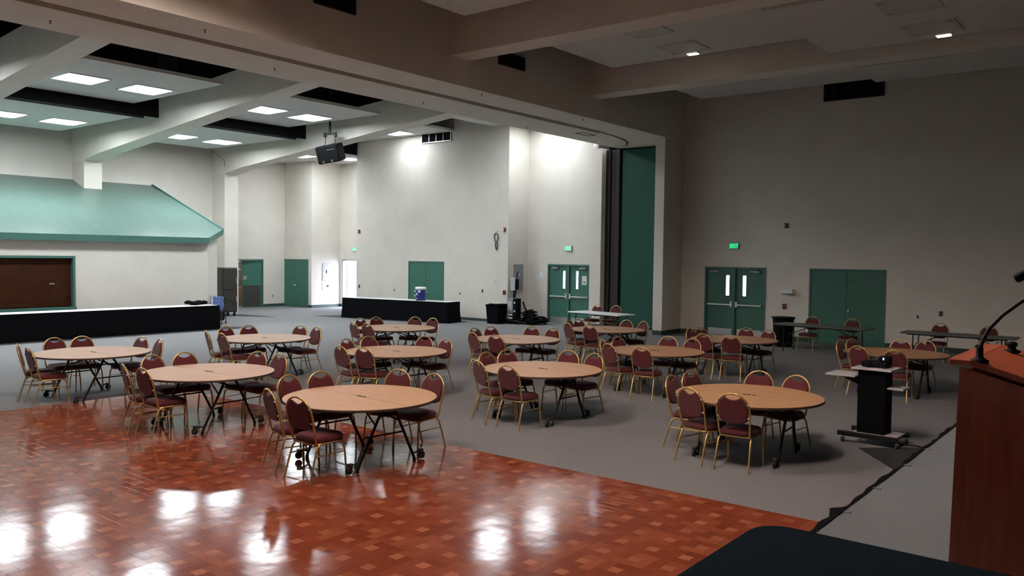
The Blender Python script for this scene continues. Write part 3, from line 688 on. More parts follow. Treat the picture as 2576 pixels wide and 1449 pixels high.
def block_mesh(name, items, loc0=None):
    me = bpy.data.meshes.new(name); v = []; f = []; cs = []
    for _, x0, x1, y0, y1, col in items:
        g = .0003
        x0, x1, y0, y1 = x0+g, x1-g, y0+g, y1-g; o = len(v); b_ = .0006; h = .018
        v += [(x0, y0, .012), (x1, y0, .012), (x1, y1, .012), (x0, y1, .012), (x0, y0, h-b_), (x1, y0, h-b_), (x1, y1, h-b_), (x0, y1, h-b_), (x0+b_, y0+b_, h), (x1-b_, y0+b_, h), (x1-b_, y1-b_, h), (x0+b_, y1-b_, h)]
        for k in range(4): l = (k+1) % 4; f.append((o+k, o+l, o+4+l, o+4+k)); f.append((o+4+k, o+4+l, o+8+l, o+8+k))
        f.append((o+8, o+9, o+10, o+11)); cs += [col]*12
    me.from_pydata(v, [], f); ca = me.color_attributes.new('tone', 'FLOAT_COLOR', 'POINT')
    for i, c_ in enumerate(cs): ca.data[i].color = (*c_, 1)
    me.materials.append(MAT['parquet']); return me
for bk in blocks[:300]: link('parquet_block', block_mesh('parquet_block', [bk]), df)
link('parquet_block_field', block_mesh('parquet_block_field', blocks[300:]), df)['kind'] = 'stuff'

# ================================================================= ROUND TABLES
def make_table():
    t = thing('round_table', 'x', 'table')
    Rr = .915; g = .0018
    for s in (1, -1):
        n_ = 36; pts = [(Rr*math.cos(math.pi*i/n_), max(Rr*math.sin(math.pi*i/n_), g)) for i in range(n_+1)]
        pin = [(p[0]*.993, max(p[1]*.993, g+.001)) for p in pts]
        if s < 0: pts = [(-x, -y) for x, y in pts]; pin = [(-x, -y) for x, y in pin]
        mb = MB(); m_ = len(pts)
        vs = [(x, y, .732) for x, y in pts]+[(x, y, .754) for x, y in pts]+[(x, y, .760) for x, y in pin]
        fs = [tuple(range(m_))[::-1]]
        mb._add(vs, fs, 1)
        mb.f += [tuple(m_*2+i for i in range(m_))]; mb.mi.append(0); mb.sm.append(False)
        for i in range(m_):
            j = (i+1) % m_; mb.f.append((i, j, m_+j, m_+i)); mb.mi.append(1); mb.sm.append(False)
            mb.f.append((m_+i, m_+j, 2*m_+j, 2*m_+i)); mb.mi.append(1); mb.sm.append(False)
        mb.build('tabletop_half', ['table_wood', 'edge_brown'], t)
    MB().bbox(-.07, .03, -.012, .012, .7595, .7645, .001).bbox(.05, .09, -.008, .02, .7595, .7640, .001).build('latch', 'black_plastic', t)
    # frame rails below the top
    MB().bbox(-.62, .62, .05, .09, .69, .732, .004).bbox(-.62, .62, -.09, -.05, .69, .732, .004).bbox(-.6, -.56, -.55, .55, .705, .732, .004).bbox(.56, .6, -.55, .55, .705, .732, .004).build('frame_rail', 'black_metal', t)
    for sx in (-1, 1):
        for sy in (-1, 1):
            lg = MB().tube([(sx*.50, sy*.07, .70), (sx*.52, sy*.12, .62), (sx*.50, sy*.42, .03)], .017, 8).tube([(sx*.50, sy*.42, .03), (sx*.50, sy*.42, 0)], .02, 8).build('leg', 'black_metal', t)
            cs = MB().tube([(sx*.50, sy*.40, .085), (sx*.50, sy*.52, .115)], .012, 6).bbox(sx*.50-.025, sx*.50+.025, sy*.52-.03, sy*.52+.03, .085, .125, .006)
            cs.build('caster_fork', 'steel_dark', lg)
            MB().lathe([(.015, -.018), (.042, -.016), (.046, 0), (.042, .016), (.015, .018)], 14, (sx*.50, sy*.535, .05), 'x').build('caster_wheel', 'rubber', lg)
        MB().tube([(sx*.16, 0, .69), (sx*.52, sx*.0, .60), (sx*.515, .0, .58)], .011, 6).tube([(sx*.505, -.25, .38), (sx*.505, .25, .38)], .011, 6).tube([(sx*.512, -.14, .60), (sx*.512, .14, .60)], .011, 6).build('brace', 'black_metal', t)
    MB().tube([(-.50, .18, .52), (0, .0, .66), (.50, .18, .52)], .011, 6).tube([(-.50, -.18, .52), (0, .0, .66), (.50, -.18, .52)], .011, 6).build('cross_brace', 'black_metal', t)
    return t
# ================================================================= CHAIR
def make_chair():
    t = thing('banquet_chair', 'x', 'chair')
    def yb(z): return -.175 - (z-.42)*.245
    arch = [(-.175, -.165, .405), (-.183, yb(.46), .46), (-.19, yb(.58), .58), (-.198, yb(.70), .70)]
    for i in range(1, 12):
        a = math.pi - math.pi*i/12; z = .725+.198*math.sin(a); arch.append((.198*math.cos(a), yb(z), z))
    arch += [(-x, y, z) for x, y, z in arch[3::-1]]
    MB().tube(arch, .0125, 8).build('back_frame', 'gold_frame', t)
    # back pad outline in (x, z)
    out = []; ri = .184
    for i in range(9):
        a = math.pi+math.pi*i/8; out.append((.165*math.cos(a), .610+.055*math.sin(a)))      # rounded bottom
    out.append((.178, .70))
    a0 = math.acos(.098/ri)
    for i in range(6): a = a0*i/5; out.append((ri*math.cos(a), .725+ri*math.sin(a)))
    for i in range(1, 8):
        s = 1-2*i/8; out.append((.098*s, .725+ri*math.sin(a0)-.036*(1-s*s)))
    for i in range(5, -1, -1): a = math.pi-a0*i/5; out.append((ri*math.cos(a), .725+ri*math.sin(a)))
    out.append((-.178, .70))
    cx, cz = 0, .73; n_ = len(out)
    def ring(k, dy): return [(cx+(x-cx)*k, yb(cz+(z-cz)*k)+dy, cz+(z-cz)*k) for x, z in out]
    vs = ring(.93, -.020)+ring(1, -.010)+ring(1, .012)+ring(.92, .030)
    fs = [tuple(range(n_))[::-1], tuple(range(3*n_, 4*n_))]
    mb = MB(); mb._add(vs, fs, 0)
    for r_ in range(3):
        for i in range(n_): j = (i+1) % n_; mb.f.append((r_*n_+i, r_*n_+j, (r_+1)*n_+j, (r_+1)*n_+i)); mb.mi.append(0); mb.sm.append(True)
    mb.build('backrest', 'burgundy', t)
    # seat
    def sq(k, z, n_=28):
        r_ = []
        for i in range(n_):
            a = 2*math.pi*i/n_; c, s = math.cos(a), math.sin(a); e = .42
            x = math.copysign(abs(c)**e, c); y = math.copysign(abs(s)**e, s)
            wx = .205+.012*y; r_.append((x*wx*k, .03+y*.212*k, z))
        return r_
    vs = []; prof = [(.90, .405), (1.0, .415), (1.02, .44), (.99, .465), (.90, .482), (.6, .492), (.2, .495)]
    for k, z in prof: vs += sq(k, z)
    fs = [tuple(range(28))[::-1], tuple(range(6*28, 7*28))]
    mb = MB(); mb._add(vs, fs, 0, True)
    for r_ in range(6):
        for i in range(28): j = (i+1) % 28; mb.f.append((r_*28+i, r_*28+j, (r_+1)*28+j, (r_+1)*28+i)); mb.mi.append(0); mb.sm.append(True)
    mb.build('seat', 'burgundy', t)
    MB().tube([(-.178, -.165, .398), (-.195, .05, .398), (-.198, .20, .398), (-.17, .222, .398), (.17, .222, .398), (.198, .20, .398), (.195, .05, .398), (.178, -.165, .398)], .011, 8, closed=True).build('seat_frame', 'gold_frame', t)
    for s in (-1, 1):
        MB().tube([(s*.196, .10, .398), (s*.20, .17, .392), (s*.205, .205, .36), (s*.212, .222, .25), (s*.220, .238, .0)], .0115, 8).build('leg', 'gold_frame', t)
        MB().tube([(s*.19, -.06, .398), (s*.188, -.135, .392), (s*.192, -.175, .355), (s*.20, -.225, .2), (s*.208, -.285, .0)], .0115, 8).build('leg', 'gold_frame', t)
        MB().tube([(s*.211, .222, .27), (s*.196, -.200, .27)], .0075, 6).build('stretcher', 'gold_frame', t)
        for z in (.64, .80): MB().bbox(s*.185-.012, s*.185+.012, yb(z)-.022, yb(z)-.008, z-.008, z+.008, .002).build('bracket', 'aluminium', t)
    return t
table0, chair0 = make_table(), make_chair()
used = [False, False]
def put_table(x, y, rz, label):
    if not used[0]:
        used[0] = True; table0.location = (x, y, 0); table0.rotation_euler = (0, 0, rz); table0['label'] = label; table0['group'] = 'round folding tables'; return
    copy_thing(table0, (x, y, 0), rz, label, 'round folding tables')
def put_chair(ax, ay, face, label, group):
    """ax, ay: where the top of the backrest is; face: heading of the seat"""
    off = .299
    loc = (ax+off*math.cos(face), ay+off*math.sin(face), 0); rz = face-math.pi/2
    if not used[1]:
        used[1] = True; chair0.location = loc; chair0.rotation_euler = (0, 0, rz); chair0['label'] = label; chair0['group'] = group; return
    copy_thing(chair0, loc, rz, label, group)
TAB = [
 ('nearest parquet table', -7.56, 6.61, .018, -4, 'round wood-topped folding table standing nearest on the glossy parquet', [(1.11, -112), (1.16, -78), (1.18, -169), (1.14, 167), (1.25, 114), (1.18, 84)]),
 ('second parquet table', -10.72, 6.52, .018, 2, 'round wood-topped table second from the front on the parquet edge', [(1.12, -111), (1.04, -83), (1.16, -167), (1.12, 167), (1.17, 109), (1.17, 84)]),
 ('leftmost table', -14.29, 6.53, 0, 3, 'leftmost round wood-topped table, on the carpet beside the parquet', [(1.13, -120), (1.03, -87), (1.25, -174), (1.22, 164), (1.09, 107), (1.09, 75)]),
 ('table before the steel cabinet', -14.3, 9.95, 0, 0, 'round table on the carpet between the leftmost table and steel cabinet', [(1.12, -119), (1.0, -86), (1.2, -172), (1.2, 162), (1.25, 107), (1.19, 79)]),
 ('table just behind the nearest parquet one', -10.77, 10.23, 0, 0, 'round carpet table directly behind the nearest parquet table', [(1.17, -98), (1.02, -75), (1.05, -164), (1.15, 164), (1.19, 108), (1.09, 77)]),
 ('table nearest the blue cooler', -14.2, 13.5, 0, 0, 'round table standing nearest the skirted table with the blue cooler', [(1.1, -107), (1.0, -84), (1.12, -172), (1.2, 162), (1.28, 114), (1.21, 87)]),
 ('table before the black bin', -10.58, 13.46, 0, 3, 'round table before the black bin and power boxes', [(.98, -113), (.98, -76), (1.1, -176), (1.12, 159), (1.25, 111), (1.21, 85)]),
 ('middle table on the carpet', -7.5, 10.2, 0, 0, 'round carpet table in the middle of the picture, right of the parquet table', [(1.06, -117), (1.05, -82), (1.12, -178), (1.2, 157), (1.21, 104), (1.12, 76)]),
 ('table before the white folding table', -10.48, 16.81, 0, 0, 'round table just before the white rectangular table', [(1.0, -120), (1.0, -80), (1.0, -173), (.95, 166), (1.0, 92), (1.08, 64)]),
 ('table before the tall green panel', -7.44, 13.63, 0, 0, 'round orange-lit table in line with the tall green panel', [(1.01, -115), (1.03, -74), (1.0, -171), (1.04, 162), (1.2, 105), (1.12, 77)]),
 ('table before the right double doors', -7.26, 16.77, 0, 0, 'round table just before the right exit double doors', [(.92, -104), (.95, -70), (1.02, 179), (1.06, 157), (1.13, 99), (1.07, 69)]),
 ('nearest table on the carpet', -4.14, 10.06, 0, 5, 'round wood-topped table nearest on the carpet, left of the black cart', [(.99, -111), (.99, -78), (1.02, -172), (1.08, 159), (1.15, 105), (1.06, 76)]),
 ('table behind the black cart', -3.98, 16.59, 0, 0, 'round table partly hidden behind the black cart and lectern', [(.95, -115), (1.15, -77), (1.0, -177), (1.04, 154), (.98, 98), (1.16, 75)]),
]
POS = ['left chair of the near pair', 'right chair of the near pair', 'outer chair of the left pair', 'inner chair of the left pair', 'left chair of the far pair', 'right chair of the far pair']
for nm, x, y, z, rot, lab, ch in TAB:
    put_table(x, y, R(rot), lab)
    for k, (r_, a) in enumerate(ch):
        a1 = ch[k ^ 1][1]; m_ = math.atan2(math.sin(R(a))+math.sin(R(a1)), math.cos(R(a))+math.cos(R(a1)))
        mine = R(a); dlt = (mine-m_+math.pi) % (2*math.pi)-math.pi; face = m_+dlt*.55+math.pi
        r_ = max(1.01, .75*r_+.25*1.1)
        put_chair(x+r_*math.cos(mine), y+r_*math.sin(mine), face, 'burgundy chair, %s, %s' % (POS[k], nm), 'burgundy chairs around the round tables')
# things standing on the parquet are lifted by its thickness
for o in list(COL.objects):
    if o.parent is None and o.name.split('.')[0] in ('round_table', 'banquet_chair') and X0+.1 < o.location.x < X1 and o.location.y < Y1-.2: o.location.z = .018

# ================================================================= RECTANGULAR TABLES
def rect_table(loc, rz, L, W_, h, top, label, casters=False):
    t = thing('folding_table', label, 'table', loc, rz)
    MB().bbox(0, L, 0, W_, h-.035, h, .008).build('tabletop', top, t)
    MB().box(.15, L-.15, .06, .09, h-.06, h-.035).box(.15, L-.15, W_-.09, W_-.06, h-.06, h-.035).build('frame_rail', 'black_metal', t)
    for x in (.28, L-.28):
        for y in (.09, W_-.09):
            lg = MB().tube([(x, y, h-.05), (x, y, .04)], .014, 8).lathe([(.018, 0), (.02, .04)], 10, (x, y, 0)).build('leg', 'black_metal', t)
        MB().tube([(x, .09, .18), (x, W_-.09, .18)], .010, 6).tube([(x, W_/2, .18), (x, W_/2, h-.30), (L/2+(x-L/2)*.35, W_/2, h-.05)], .010, 6).build('brace', 'black_metal', t)
    return t
rect_table((-14.95, 21.65, 0), R(-10), 2.13, .80, .74, 'white_plastic', 'white rectangular folding table before the tall green panel')
rect_table((-8.4, 21.95, 0), R(-7), 2.44, .76, .74, 'dark_laminate', 'long dark folding table before the dark green closet')
rect_table((-5.13, 21.72, 0), R(0), 2.44, .76, .74, 'dark_laminate', 'long dark folding table at the right, before the bare dim wall')
for x, y, l in ((-14.5, 22.72, 'burgundy chair behind the white folding table, left one'), (-13.85, 22.8, 'burgundy chair behind the white folding table, right one'),
                (-7.62, 22.86, 'burgundy chair behind the dark table, left one before the closet'), (-6.55, 22.82, 'burgundy chair behind the dark table, right one before the closet'),
                (-4.45, 22.85, 'burgundy chair behind the rightmost dark table, its left one'), (-3.38, 22.85, 'burgundy chair behind the rightmost dark table, partly behind the microphone stem')):
    put_chair(x, y, R(-92), l, 'burgundy chairs behind the rectangular tables')

# skirted tables
def skirt_wall(mb, pts, h, amp=.022, step=.05, flare=.04):
    P = []
    for (x0, y0), (x1, y1) in zip(pts[:-1], pts[1:]):
        L = math.hypot(x1-x0, y1-y0); n_ = max(2, int(L/step)); nx_, ny_ = (y1-y0)/L, -(x1-x0)/L
        for i in range(n_+1):
            s = i/n_; P.append((x0+(x1-x0)*s, y0+(y1-y0)*s, nx_, ny_, s*L))
    vs = []; fs = []
    for x, y, nx_, ny_, l in P:
        w1 = .004*math.sin(l*48); w2 = amp*math.sin(l*42+math.sin(l*3)); vs += [(x+nx_*(.008+w1), y+ny_*(.008+w1), h), (x+nx_*(.02+w2*.5), y+ny_*(.02+w2*.5), h*.5), (x+nx_*(flare+w2), y+ny_*(flare+w2), .012)]
    for i in range(len(P)-1):
        for k in range(2): fs.append((i*3+k, i*3+k+1, i*3+4+k, i*3+3+k))
    mb._add(vs, fs, 0, True); return mb
s1 = thing('skirted_table', 'very long serving table with black pleated skirt along the kitchen wall', 'table', (-24.7, 3.0, 0))
MB().bbox(0, .80, 0, 11.9, .745, .77, .004).build('tabletop', 'white_cloth', s1)
skirt_wall(MB(), [(0, 11.92), (.82, 11.92), (.82, 0)][::-1], .77).build('table_skirt', 'black_cloth', s1)
for y in (.2, 2.3, 2.6, 4.8, 5.1, 7.2, 7.5, 9.6, 9.9, 11.7):
    for x in (.08, .72): MB().tube([(x, y, .745), (x, y, 0)], .013, 6).build('leg', 'black_metal', s1)
s2 = thing('skirted_table', 'black skirted table with white top carrying the blue cooler', 'table', (-25.2, 21.12, 0), R(9))
MB().bbox(0, 4.88, 0, .76, .745, .77, .004).build('tabletop', 'white_cloth', s2)
skirt_wall(MB(), [(4.9, .78), (4.9, -.02), (-.02, -.02), (-.02, .78)][::-1], .765, flare=.07).build('table_skirt', 'black_cloth', s2)
for x in (.15, 2.3, 2.58, 4.7):
    for y in (.08, .68): MB().tube([(x, y, .745), (x, y, 0)], .013, 6).build('leg', 'black_metal', s2)
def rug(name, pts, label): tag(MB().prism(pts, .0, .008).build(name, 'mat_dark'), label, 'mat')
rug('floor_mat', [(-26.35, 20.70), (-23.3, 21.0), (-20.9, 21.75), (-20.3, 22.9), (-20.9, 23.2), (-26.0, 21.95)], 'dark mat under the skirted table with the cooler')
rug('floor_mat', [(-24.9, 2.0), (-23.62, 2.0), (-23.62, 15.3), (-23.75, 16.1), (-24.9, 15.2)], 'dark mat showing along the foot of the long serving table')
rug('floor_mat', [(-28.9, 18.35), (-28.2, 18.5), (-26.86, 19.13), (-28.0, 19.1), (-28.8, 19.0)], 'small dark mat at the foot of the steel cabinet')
# blue cooler
ck = thing('water_cooler', 'blue drum water cooler with white lid on the skirted table', 'cooler', (-21.80, 21.95, .77))
MB().lathe([(.17, 0), (.185, .02), (.19, .10), (.195, .22), (.19, .40), (.18, .41)], 24).build('body', 'blue_cooler', ck)
MB().lathe([(.198, .41), (.205, .42), (.205, .48), (.19, .50), (.10, .505)], 24).build('lid', 'white_plastic', ck)
MB().bbox(-.02, .03, -.23, -.18, .21, .28, .006).tube([(0, -.2, .1), (0, -.23, .07)], .012, 8).build('spigot', 'white_plastic', ck)
MB().bbox(.07, .15, -.200, -.15, .31, .38, .004).build('label_patch', 'white_plastic', ck)
for z in (.16, .33): MB().bbox(-.165, -.09, -.185, -.12, z, z+.03, .003).build('grip_rib', 'white_plastic', ck)
# steel cabinet
fc = thing('steel_cabinet', 'tall dark steel holding cabinet beside the square pier', 'cabinet', (-28.62, 17.85, 0))
MB().bbox(-.30, .30, 0, .62, .16, 1.88, .01).build('body', 'steel_dark', fc)
MB().bbox(.30, .33, .02, .60, .20, 1.0, .006).build('door', 'steel_dark', fc); MB().bbox(.30, .33, .02, .60, 1.04, 1.85, .006).build('door', 'steel_dark', fc)
MB().bbox(-.28, .28, -.03, 0, .20, 1.0, .006).build('side_panel', 'steel_dark', fc); MB().bbox(-.28, .28, -.03, 0, 1.04, 1.85, .006).build('side_panel', 'steel_dark', fc)
for z in (.55, 1.3): MB().bbox(.33, .37, .52, .56, z, z+.2, .006).build('handle', 'steel', fc)
for x in (-.22, .22):
    for y in (.08, .54): MB().lathe([(.02, -.02), (.06, -.018), (.06, .018), (.02, .02)], 12, (x, y, .06), 'x').box(x-.03, x+.03, y-.03, y+.03, .1, .16).build('caster', 'black_metal', fc)
# black bundle and the bag cart at the end of the long table
bn = MB()
for i in range(7):
    a = i*.9; bn.lathe([(.02, -.05), (.10, -.04), (.13, .0), (.10, .05), (.03, .07)], 10, (.12*math.sin(a), -.25+.10*i, .05+.02*math.cos(a*2)))
o = bn.build('cloth_bundle', 'black_cloth'); o.location = (-24.5, 14.45, .78); tag(o, 'black cloth bundle lying on the end of the long serving table', 'cloth')
bc = thing('bag_cart', 'small cart with a pale blue bag behind the long serving table end', 'cart', (-25.75, 15.75, 0), R(30))
MB().tube([(0, 0, .08), (0, 0, .95), (.0, .3, .95), (0, .3, .08)], .015, 6).tube([(.4, 0, .08), (.4, 0, .95), (.4, .3, .95), (.4, .3, .08)], .015, 6).tube([(0, 0, .2), (.4, 0, .2)], .012, 6).tube([(0, .3, .2), (.4, .3, .2)], .012, 6).build('frame', 'steel_dark', bc)
MB().bbox(.02, .38, .02, .28, .12, .45, .03).build('lower_bin', 'black_plastic', bc)
MB().lathe([(.10, .45), (.17, .5), (.19, .62), (.16, .8), (.19, .93)], 14, (.2, .15, 0)).build('bag', 'blue_bag', bc)
for x in (0, .4):
    for y in (0, .3): MB().lathe([(.015, -.012), (.045, -.01), (.045, .01), (.015, .012)], 12, (x, y, .045), 'x').build('wheel', 'rubber', bc)

# black bin, power boxes, cable pile
bi = thing('black_bin', 'black square fabric bin against the white wall, left of the power boxes', 'bin', (-19.15, 23.2, 0))
MB()._add([(-.24, -.24, 0), (.24, -.24, 0), (.24, .24, 0), (-.24, .24, 0), (-.29, -.28, .66), (.29, -.27, .68), (.29, .28, .70), (-.29, .28, .67)], [(3, 2, 1, 0), (0, 1, 5, 4), (1, 2, 6, 5), (2, 3, 7, 6), (3, 0, 4, 7)]).build('body', 'black_cloth', bi)
MB().tube([(-.29, -.28, .67), (0, -.30, .70), (.29, -.27, .68), (.30, 0, .71), (.29, .28, .70), (0, .3, .69), (-.29, .28, .67), (-.3, 0, .70)], .025, 8, closed=True).build('rim', 'black_cloth', bi)
MB().box(-.28, .28, -.27, .27, .6, .62).build('lining', 'black_cloth', bi)
pc = thing('power_cart', 'grey power distribution boxes on a low black dolly', 'power box', (-18.72, 23.75, 0))
MB().bbox(-.30, .40, -.35, .35, .08, .16, .01).build('base', 'black_metal', pc)
for x in (-.22, .32):
    for y in (-.28, .28): MB().lathe([(.015, -.015), (.04, -.012), (.04, .012), (.015, .015)], 12, (x, y, .04), 'x').build('wheel', 'rubber', pc)
MB().bbox(-.14, .14, -.33, -.05, .40, .93, .01).build('lower_box', 'grey_enamel', pc)
MB().bbox(-.10, .10, -.345, -.33, .50, .82, .004).build('louvre', 'grey_laminate', pc)
MB().bbox(.14, .30, -.33, -.05, .20, .93, .01).build('outlet_box', 'black_plastic', pc)
MB().bbox(-.05, .14, -.33, -.05, .16, .40, .008).build('outlet_strip', 'black_plastic', pc)
om = MB().bbox(-.028, .028, -.012, 0, -.03, .03, .004).mesh('outlet', 'white_plastic')
for x, z in ((.22, .78), (.22, .47), (-.02, .34), (.04, .34), (.10, .34), (-.02, .22), (.04, .22), (.10, .22)):
    o = link('outlet', om, pc); o.location = (x, -.33, z)
MB().bbox(-.26, -.04, .0, .16, 1.20, 1.68, .008).build('upper_box', 'grey_laminate', pc)
MB().bbox(-.04, .04, .02, .14, 1.24, 1.62, .006).build('switch_box', 'black_plastic', pc)
MB().bbox(-.17, -.13, .06, .10, .16, 1.2, .004).bbox(-.10, -.07, .06, .10, .16, 1.2, .004).build('upright', 'black_metal', pc)
MB().tube([(.0, .05, 1.6), (.06, .02, 1.82), (.08, .0, 1.9), (.06, -.02, 1.6), (.02, .0, 1.3), (-.02, .05, 1.1), (-.14, .04, .95)], .018, 8).build('power_lead', 'black_plastic', pc)
cb = MB(); rnd = random.Random(3)
for i in range(60):
    cx, cy = rnd.uniform(.12, .78), rnd.uniform(-.25, .25); hz = max(.03, .46-.50*abs(cx-.18)-.15*abs(cy))*rnd.uniform(.1, 1); r_ = rnd.uniform(.12, .24)
    tl = rnd.uniform(-.5, .5); pts = []
    for k in range(16):
        a = 2*math.pi*k/16; pts.append((cx+r_*math.cos(a), cy+r_*.8*math.sin(a), max(.02, hz+.04+tl*r_*math.sin(a+i))))
    cb.tube(pts, .02, 6, closed=True)
cb.tube([(.05, -.1, .8), (.2, -.15, .55), (.4, -.1, .35), (.65, 0, .1)], .03, 8)
o = cb.build('cable_pile', 'black_plastic'); o.location = (-18.5, 23.95, 0); tag(o, 'pile of thick black cables heaped right of the power boxes', 'cables', kind='stuff')
# trash barrel
tb = thing('trash_barrel', 'round black trash barrel left of the long dark table', 'trash can', (-8.55, 23.15, 0))
MB().lathe([(.23, .02), (.25, .05), (.29, .78), (.29, .80)], 22).build('body', 'black_plastic', tb)
MB().lathe([(.29, .80), (.325, .80), (.325, .84), (.27, .845)], 22).build('rim', 'black_plastic', tb)
for a in (0, 2.1, 4.2): MB().lathe([(.01, -.012), (.03, -.01), (.03, .01), (.01, .012)], 10, (.2*math.cos(a), .2*math.sin(a), .03), 'x').build('caster', 'steel', tb)

# ================================================================= AV CART
av = thing('media_cart', 'black upright media cart with grey shelves beside the stage', 'cart', (-3.08, 11.85, 0), R(-2))
MB().bbox(-.19, .17, -.15, .16, .13, 1.01, .006).build('tower', 'cart_black', av)
MB().bbox(-.26, .26, -.23, .26, 1.01, 1.035, .005).build('top_shelf', 'cart_grey', av)
MB().bbox(-.60, -.20, -.25, .20, .90, .925, .005).build('side_shelf', 'cart_grey', av)
MB()._add([(-.17, -.03, .90), (-.17, .03, .90), (-.52, -.03, .90), (-.52, .03, .90), (-.17, -.03, .76), (-.17, .03, .76)], [(0, 2, 4), (1, 5, 3), (2, 3, 5, 4), (0, 1, 3, 2)]).build('shelf_bracket', 'black_metal', av)
MB().bbox(.17, .38, -.10, .22, .76, .785, .005).build('small_shelf', 'cart_grey', av)
MB().bbox(-.42, .36, -.24, -.18, .09, .15, .005).bbox(-.38, .38, .22, .28, .09, .15, .005).bbox(-.05, .05, -.2, .24, .09, .13, .004).build('base_rail', 'black_metal', av)
MB().bbox(-.24, .34, -.18, .22, .13, .15, .004).build('base_shelf', 'cart_grey', av)
for x in (-.35, .35):
    for y in (-.21, .25):
        c_ = MB().tube([(x, y, .09), (x, y, .065)], .014, 8).box(x-.022, x+.022, y-.02, y+.02, .045, .07).build('caster', 'steel', av)
        MB().lathe([(.01, -.014), (.036, -.012), (.036, .012), (.01, .014)], 12, (x, y, .036), 'x').build('caster_wheel', 'rubber', c_)
pr = thing('table_projector', 'small black projector with a tiny white light on the media cart', 'projector', (-3.09, 11.90, 1.035), R(-2))
MB().bbox(-.17, .16, -.13, .15, .012, .075, .012).bbox(.02, .17, -.02, .14, .07, .15, .02).build('body', 'black_plastic', pr)
MB().lathe([(.035, 0), (.04, -.03), (.03, -.035)], 14, (-.08, -.13, .045), 'y').build('lens', 'black_plastic', pr)
MB().bbox(.085, .10, -.026, -.02, .105, .135, .001).build('indicator_light', 'led_white', pr)
for x in (-.14, .13): MB().lathe([(.012, 0), (.012, .014)], 8, (x, -.1, 0)).build('foot', 'rubber', pr)
cbm = MB().tube([(-2.9, 12.0, .02), (-2.75, 11.9, .02), (-2.55, 11.95, .02), (-2.3, 11.7, .022), (-1.9, 11.6, .02), (-1.63, 11.5, .02)], .009, 6)
o = cbm.build('power_cord', 'black_plastic', av); o.matrix_parent_inverse = (Matrix.Translation(av.location) @ Matrix.Rotation(av.rotation_euler.z, 4, 'Z')).inverted(); o['label'] = 'black power cord trailing to the stage'

# ================================================================= LECTERN
LX, LY, LZ = -.69, 3.71, .9
lc = thing('lectern', 'reddish wood lectern on the stage at the right edge', 'lectern', (LX, LY, LZ))
tw, zt_ = .80, 1.20
MB()._add([(.04, .04, 0), (.04, .76, 0), (.04, .76, 1.15), (.04, .04, 1.15), (.065, .04, 0), (.065, .76, 0), (.065, .76, 1.15), (.065, .04, 1.15)],
          [(0, 3, 2, 1), (4, 5, 6, 7), (0, 4, 7, 3), (1, 2, 6, 5), (3, 7, 6, 2), (0, 1, 5, 4)]).build('front_panel', 'lectern_wood', lc)
for y in (.035, .745):
    MB().hull8([(.012, y, 0), (.60, y, 0), (.60, y, 1.02), (.035, y, 1.165)], [(.012, y+.022, 0), (.60, y+.022, 0), (.60, y+.022, 1.02), (.035, y+.022, 1.165)]).build('side_panel', 'lectern_wood', lc)
MB().bbox(.07, .58, .06, .74, .55, .575, .003).build('shelf', 'lectern_wood', lc)
MB().bbox(.0, .085, 0, tw, zt_-.024, zt_, .003).build('front_ledge', 'lectern_wood', lc)
sl = math.tan(R(16))
MB().hull8([(.085, 0, zt_-.024), (.085, tw, zt_-.024), (.085, tw, zt_-.0005), (.085, 0, zt_-.0005)], [(.62, 0, zt_-.024-sl*.535), (.62, tw, zt_-.024-sl*.535), (.62, tw, zt_-sl*.535), (.62, 0, zt_-sl*.535)]).build('reading_board', 'lectern_wood', lc)
MB().hull8([(.60, 0, zt_-sl*.515), (.60, tw, zt_-sl*.515), (.60, tw, zt_+.02-sl*.515), (.60, 0, zt_+.02-sl*.515)], [(.62, 0, zt_-sl*.535), (.62, tw, zt_-sl*.535), (.62, tw, zt_+.02-sl*.535), (.62, 0, zt_+.02-sl*.535)]).build('book_stop', 'lectern_wood', lc)
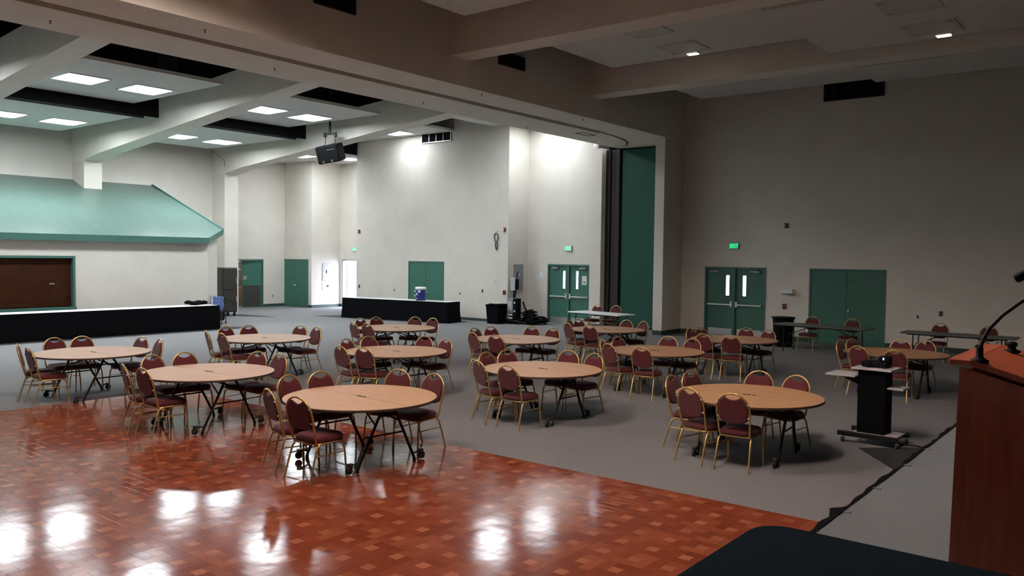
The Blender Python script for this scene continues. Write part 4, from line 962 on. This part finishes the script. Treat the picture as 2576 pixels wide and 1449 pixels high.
mc = thing('gooseneck_microphone', 'black gooseneck microphone rising from the lectern top', 'microphone', (LX+.105, LY+.035, LZ+zt_-.006))
MB().lathe([(.034, -.004), (.034, .006), (.022, .012), (.014, .02), (.013, .055), (.011, .06)], 18).build('base', 'black_plastic', mc)
MB().tube([(0, 0, .05), (.012, 0, .09), (.032, 0, .135), (.075, 0, .19), (.13, 0, .24), (.185, 0, .285), (.215, .01, .33), (.20, .02, .362), (.165, .02, .372)], .0075, 10).build('gooseneck', 'black_metal', mc)
mcap = MB().tube([(.175, .02, .370), (.16, .02, .365), (.115, .02, .335), (.11, .02, .332)], [.012, .018, .019, .012], 12).build('microphone_head', 'black_plastic', mc)
MB().lathe([(.035, -.002), (.035, .008), (.018, .012), (.016, .022), (.022, .03), (.022, .042), (.010, .048)], 14, (.14, .63, zt_-.015)).build('knob', 'black_plastic', lc)

# ================================================================= NAVY TABLE (camera side)
nt_ = thing('cloth_table', 'dark navy cloth-covered table with rounded corner at the bottom edge', 'table', (-1.04, 1.75, .9))
def rr(x0, x1, y0, y1, r_, n_=8):
    P = []
    for cx, cy, a0 in ((x1-r_, y0+r_, -90), (x1-r_, y1-r_, 0), (x0+r_, y1-r_, 90), (x0+r_, y0+r_, 180)):
        for i in range(n_+1): a = R(a0+90*i/n_); P.append((cx+r_*math.cos(a), cy+r_*math.sin(a)))
    return P
W2, D2, HT = 1.9, .91, .722
mb = MB(); P0 = rr(.012, W2-.012, .012, D2-.012, .10); P1 = rr(0, W2, 0, D2, .11); n_ = len(P1)
vs = [(x, y, HT) for x, y in P0]+[(x, y, HT-.008) for x, y in P1]+[(x, y, HT-.30) for x, y in P1]
fs = [tuple(range(n_))]
for r_ in range(2):
    for i in range(n_): j = (i+1) % n_; fs.append((r_*n_+i, (r_+1)*n_+i, (r_+1)*n_+j, r_*n_+j))
mb._add(vs, fs, 0, True); mb.build('tablecloth_top', 'navy_cloth', nt_)
for x in (.12, W2-.12):
    for y in (.12, D2-.12): MB().tube([(x, y, HT-.02), (x, y, 0)], .018, 8).build('leg', 'black_metal', nt_)
